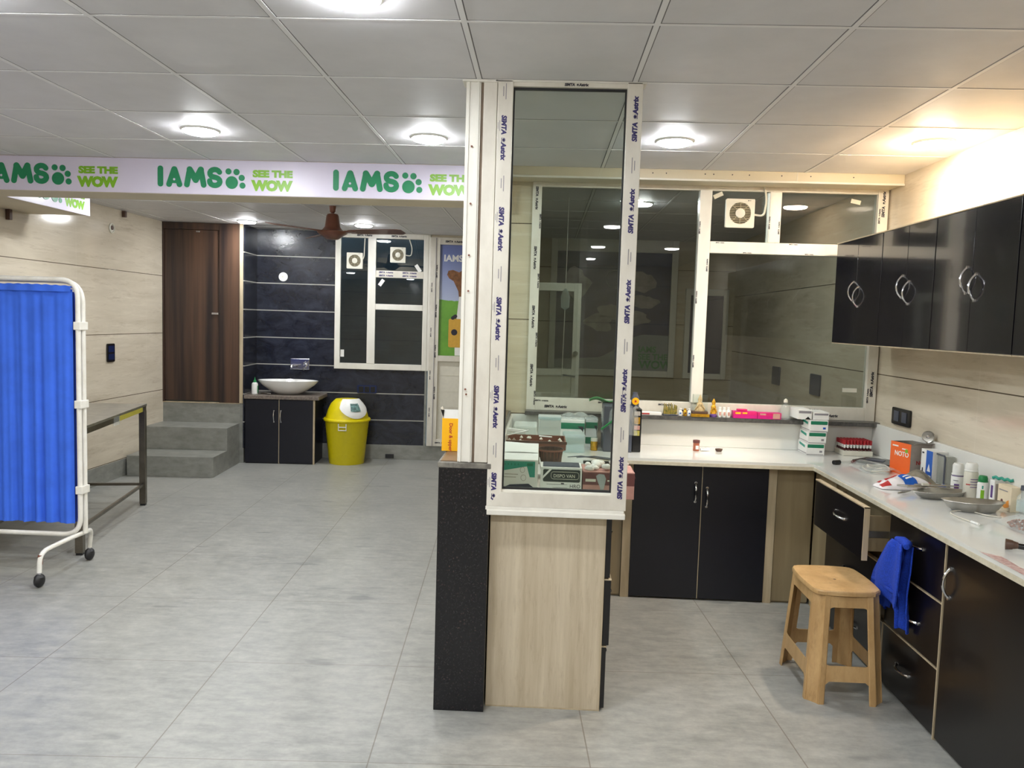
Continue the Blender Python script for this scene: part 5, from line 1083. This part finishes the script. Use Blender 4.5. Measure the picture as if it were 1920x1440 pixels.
tag(MB().box(1.79, 1.82, 3.735, 3.755, .899, .911, .003).build('white_eraser', 'offwhite'), 'tiny cream block resting on the forceps', 'block')
t = thing('blue_sachet', (1.97, 3.92, Z), 'small blue and white sachet beside the first spray can', 'sachet')
MB().sheet(lambda u, v: (1.93+.07*u, 3.87+.07*v, Z+.004+.022*sin(pi*u)*sin(pi*v)+.003*sin(15*u)), 10, 10, .001).build('film', 'paper', t, 60); MB().sheet(lambda u, v: (1.94+.03*u, 3.875+.04*v, Z+.012+.018*sin(pi*(u*.5+.1))*sin(pi*v)), 6, 6, .001).build('blue_print', 'bluep', t, 60)
MB().box(1.965, 2.06, 3.87, 3.93, Z, Z+.018, .004).build('steel_dish', 'steeldark', tagd=('low dark steel dish behind the blue and white sachet', 'dish'))
def can(name, x, y, r_, h1, h2, body, cap, label, extra):
    t = thing(name, (x, y, Z), label, 'can' if 'can' in name else 'bottle')
    MB().lathe((x, y, Z), [(r_*.9, 0), (r_, .004), (r_, h1-.008), (r_*.85, h1)], 28).build('body', body, t, 40)
    MB().lathe((x, y, Z+h1), [(r_*.97, 0), (r_*.97, .004), (r_*.88, .006), (r_*.88, h2-.012), (r_*.70, h2-.002), (.001, h2)], 28).build('cap', cap, t, 40)
    for nm, mt, a0, a1, z0, z1 in extra:
        n = 10; MB().sheet(lambda u, v: (x+(r_+.0007)*cos(radians(a0+(a1-a0)*u)), y+(r_+.0007)*sin(radians(a0+(a1-a0)*u)), Z+z0+(z1-z0)*v), n, 1).build(nm, mt, t, 60)
    return t
can('spray_can', 1.995, 3.83, .028, .092, .056, 'white', 'white', 'white spray can with a purple ring and round purple emblem', [('purple_ring', 'purple', 180, 360, .086, .090), ('emblem', 'purple', 215, 258, .026, .050), ('emblem_mark', 'maroon', 226, 248, .032, .044), ('small_print', 'inkgrey', 205, 250, .064, .068)])
can('spray_can', 1.995, 3.715, .030, .130, .040, 'offwhite', 'white', 'taller pale spray can with a red mark, right of the purple-ringed one', [('red_mark', 'redink', 205, 240, .068, .073), ('print_line', 'purple', 240, 320, .094, .097), ('print_line', 'purple', 240, 320, .082, .085), ('print_line', 'purple', 240, 320, .070, .073), ('print_line', 'purple', 240, 320, .058, .061)])
can('pill_bottle', 2.012, 3.645, .022, .095, .030, 'white', 'greenp', 'white bottle with a dark green screw cap beside the spray cans', [('leaf_print', 'lime', 225, 262, .02, .06), ('leaf_print', 'teal', 235, 250, .065, .08)])
t = thing('teal_white_carton', (2.045, 3.605, Z), 'slim white carton with a teal scalloped lid', 'box')
MB().box(2.025, 2.072, 3.575, 3.612, Z, .965, .001).build('carton', 'paper', t); MB().box(2.03, 2.0722, 3.5735, 3.575, Z+.02, Z+.10).build('brown_side', 'greycard', t)
MB().tube([(2.035+.006*i, 3.61-.012*i, .972+.006*(i % 2)) for i in range(8)], .007, 8).build('teal_lid', 'teal', t, 60)
MB().box(2.0235, 2.0245, 3.585, 3.60, Z+.035, Z+.09).build('purple_print', 'purple', t)
t = thing('cream_carton', (2.055, 3.52, Z), 'cream carton with an orange fruit print near the right edge', 'box')
MB().box(2.03, 2.072, 3.455, 3.555, Z, .958, .001).build('carton', plain('cream_card', (228, 212, 184), .5, var=.03), t)
F = basis((2.0295, 3.555, Z), (0, -1, 0), (0, 0, 1)); MB().prism([(.03, .03), (.06, .035), (.085, .05), (.09, .02), (.06, .01), (.04, .015)], F, .0006).build('orange_print', 'flame', t); MB().disc2(F, .008, .0007, 0, 16, .035, .038).build('dark_spot', 'maroon', t)
MB().prism(R4(.01, .075, .083, .087), F, .0006).build('text_line', 'inkgrey', t)
t = thing('blue_bottle', (2.05, 3.40, Z), 'clear bottle with a blue label cut by the right edge', 'bottle'); MB().lathe((2.05, 3.40, Z), [(.022, 0), (.024, .004), (.024, .08), (.012, .095), (.012, .11)], 20).build('bottle', 'plastic_clear', t, 40); MB().lathe((2.05, 3.40, Z+.02), [(.0245, 0), (.0245, .045)], 20, cap=False).build('label', 'softblue', t); MB().lathe((2.05, 3.40, Z+.109), [(.014, 0), (.013, .02), (.001, .021)], 16).build('cap', 'slate', t, 40)
t = thing('cable', (1.82, 3.36, Z), 'thin white cable with a small plug curling on the worktop', 'cable')
MB().tube(fillet([(1.93, 3.34, Z+.004), (1.88, 3.36, Z+.004), (1.86, 3.43, Z+.004), (1.80, 3.44, Z+.004), (1.745, 3.40, Z+.004), (1.735, 3.33, Z+.004), (1.755, 3.22, Z+.004)], .06, 6), .0025, 6).build('wire', 'offwhite', t, 60); MB().cyl((1.752, 3.235, Z+.005), (1.758, 3.19, Z+.005), .005).build('plug', 'white', t, 40)
t = thing('pellet_bag', (1.93, 3.14, Z), 'clear bag of brown and white pellets at the right edge', 'bag')
c = MB()
for i in range(150):
    a, q = 2*pi*r.random(), math.sqrt(r.random()); c.lathe((1.925+.055*q*cos(a), 3.16+.085*q*sin(a), Z+.004+.026*(1-q*q)*r.random()), [(.001, 0), (.005, .003), (.005, .006), (.001, .009)], 6)
o = c.build('pellets', 'beads', t); o['kind'] = 'stuff'
MB().sheet(lambda u, v: (1.86+.15*u, 3.03+.25*v, Z+.002+.050*(sin(pi*u)*sin(pi*v))**.6+.005*sin(20*u+11*v)*sin(pi*u)), 24, 24).build('film', 'bagplastic', t, 60)
t = thing('mallet', (1.71, 2.80, Z), 'black rubber-headed mallet lying at the right edge of the worktop', 'mallet')
MB().cyl((1.665, 2.845, Z+.020), (1.685, 2.835, Z+.020), .0195, .0165, 20).cyl((1.685, 2.835, Z+.020), (1.70, 2.828, Z+.020), .015, .011, 20).build('head', 'brown', t, 40); MB().cyl((1.70, 2.828, Z+.018), (1.82, 2.77, Z+.014), .010, .013, 16).build('handle', 'black', t, 40)
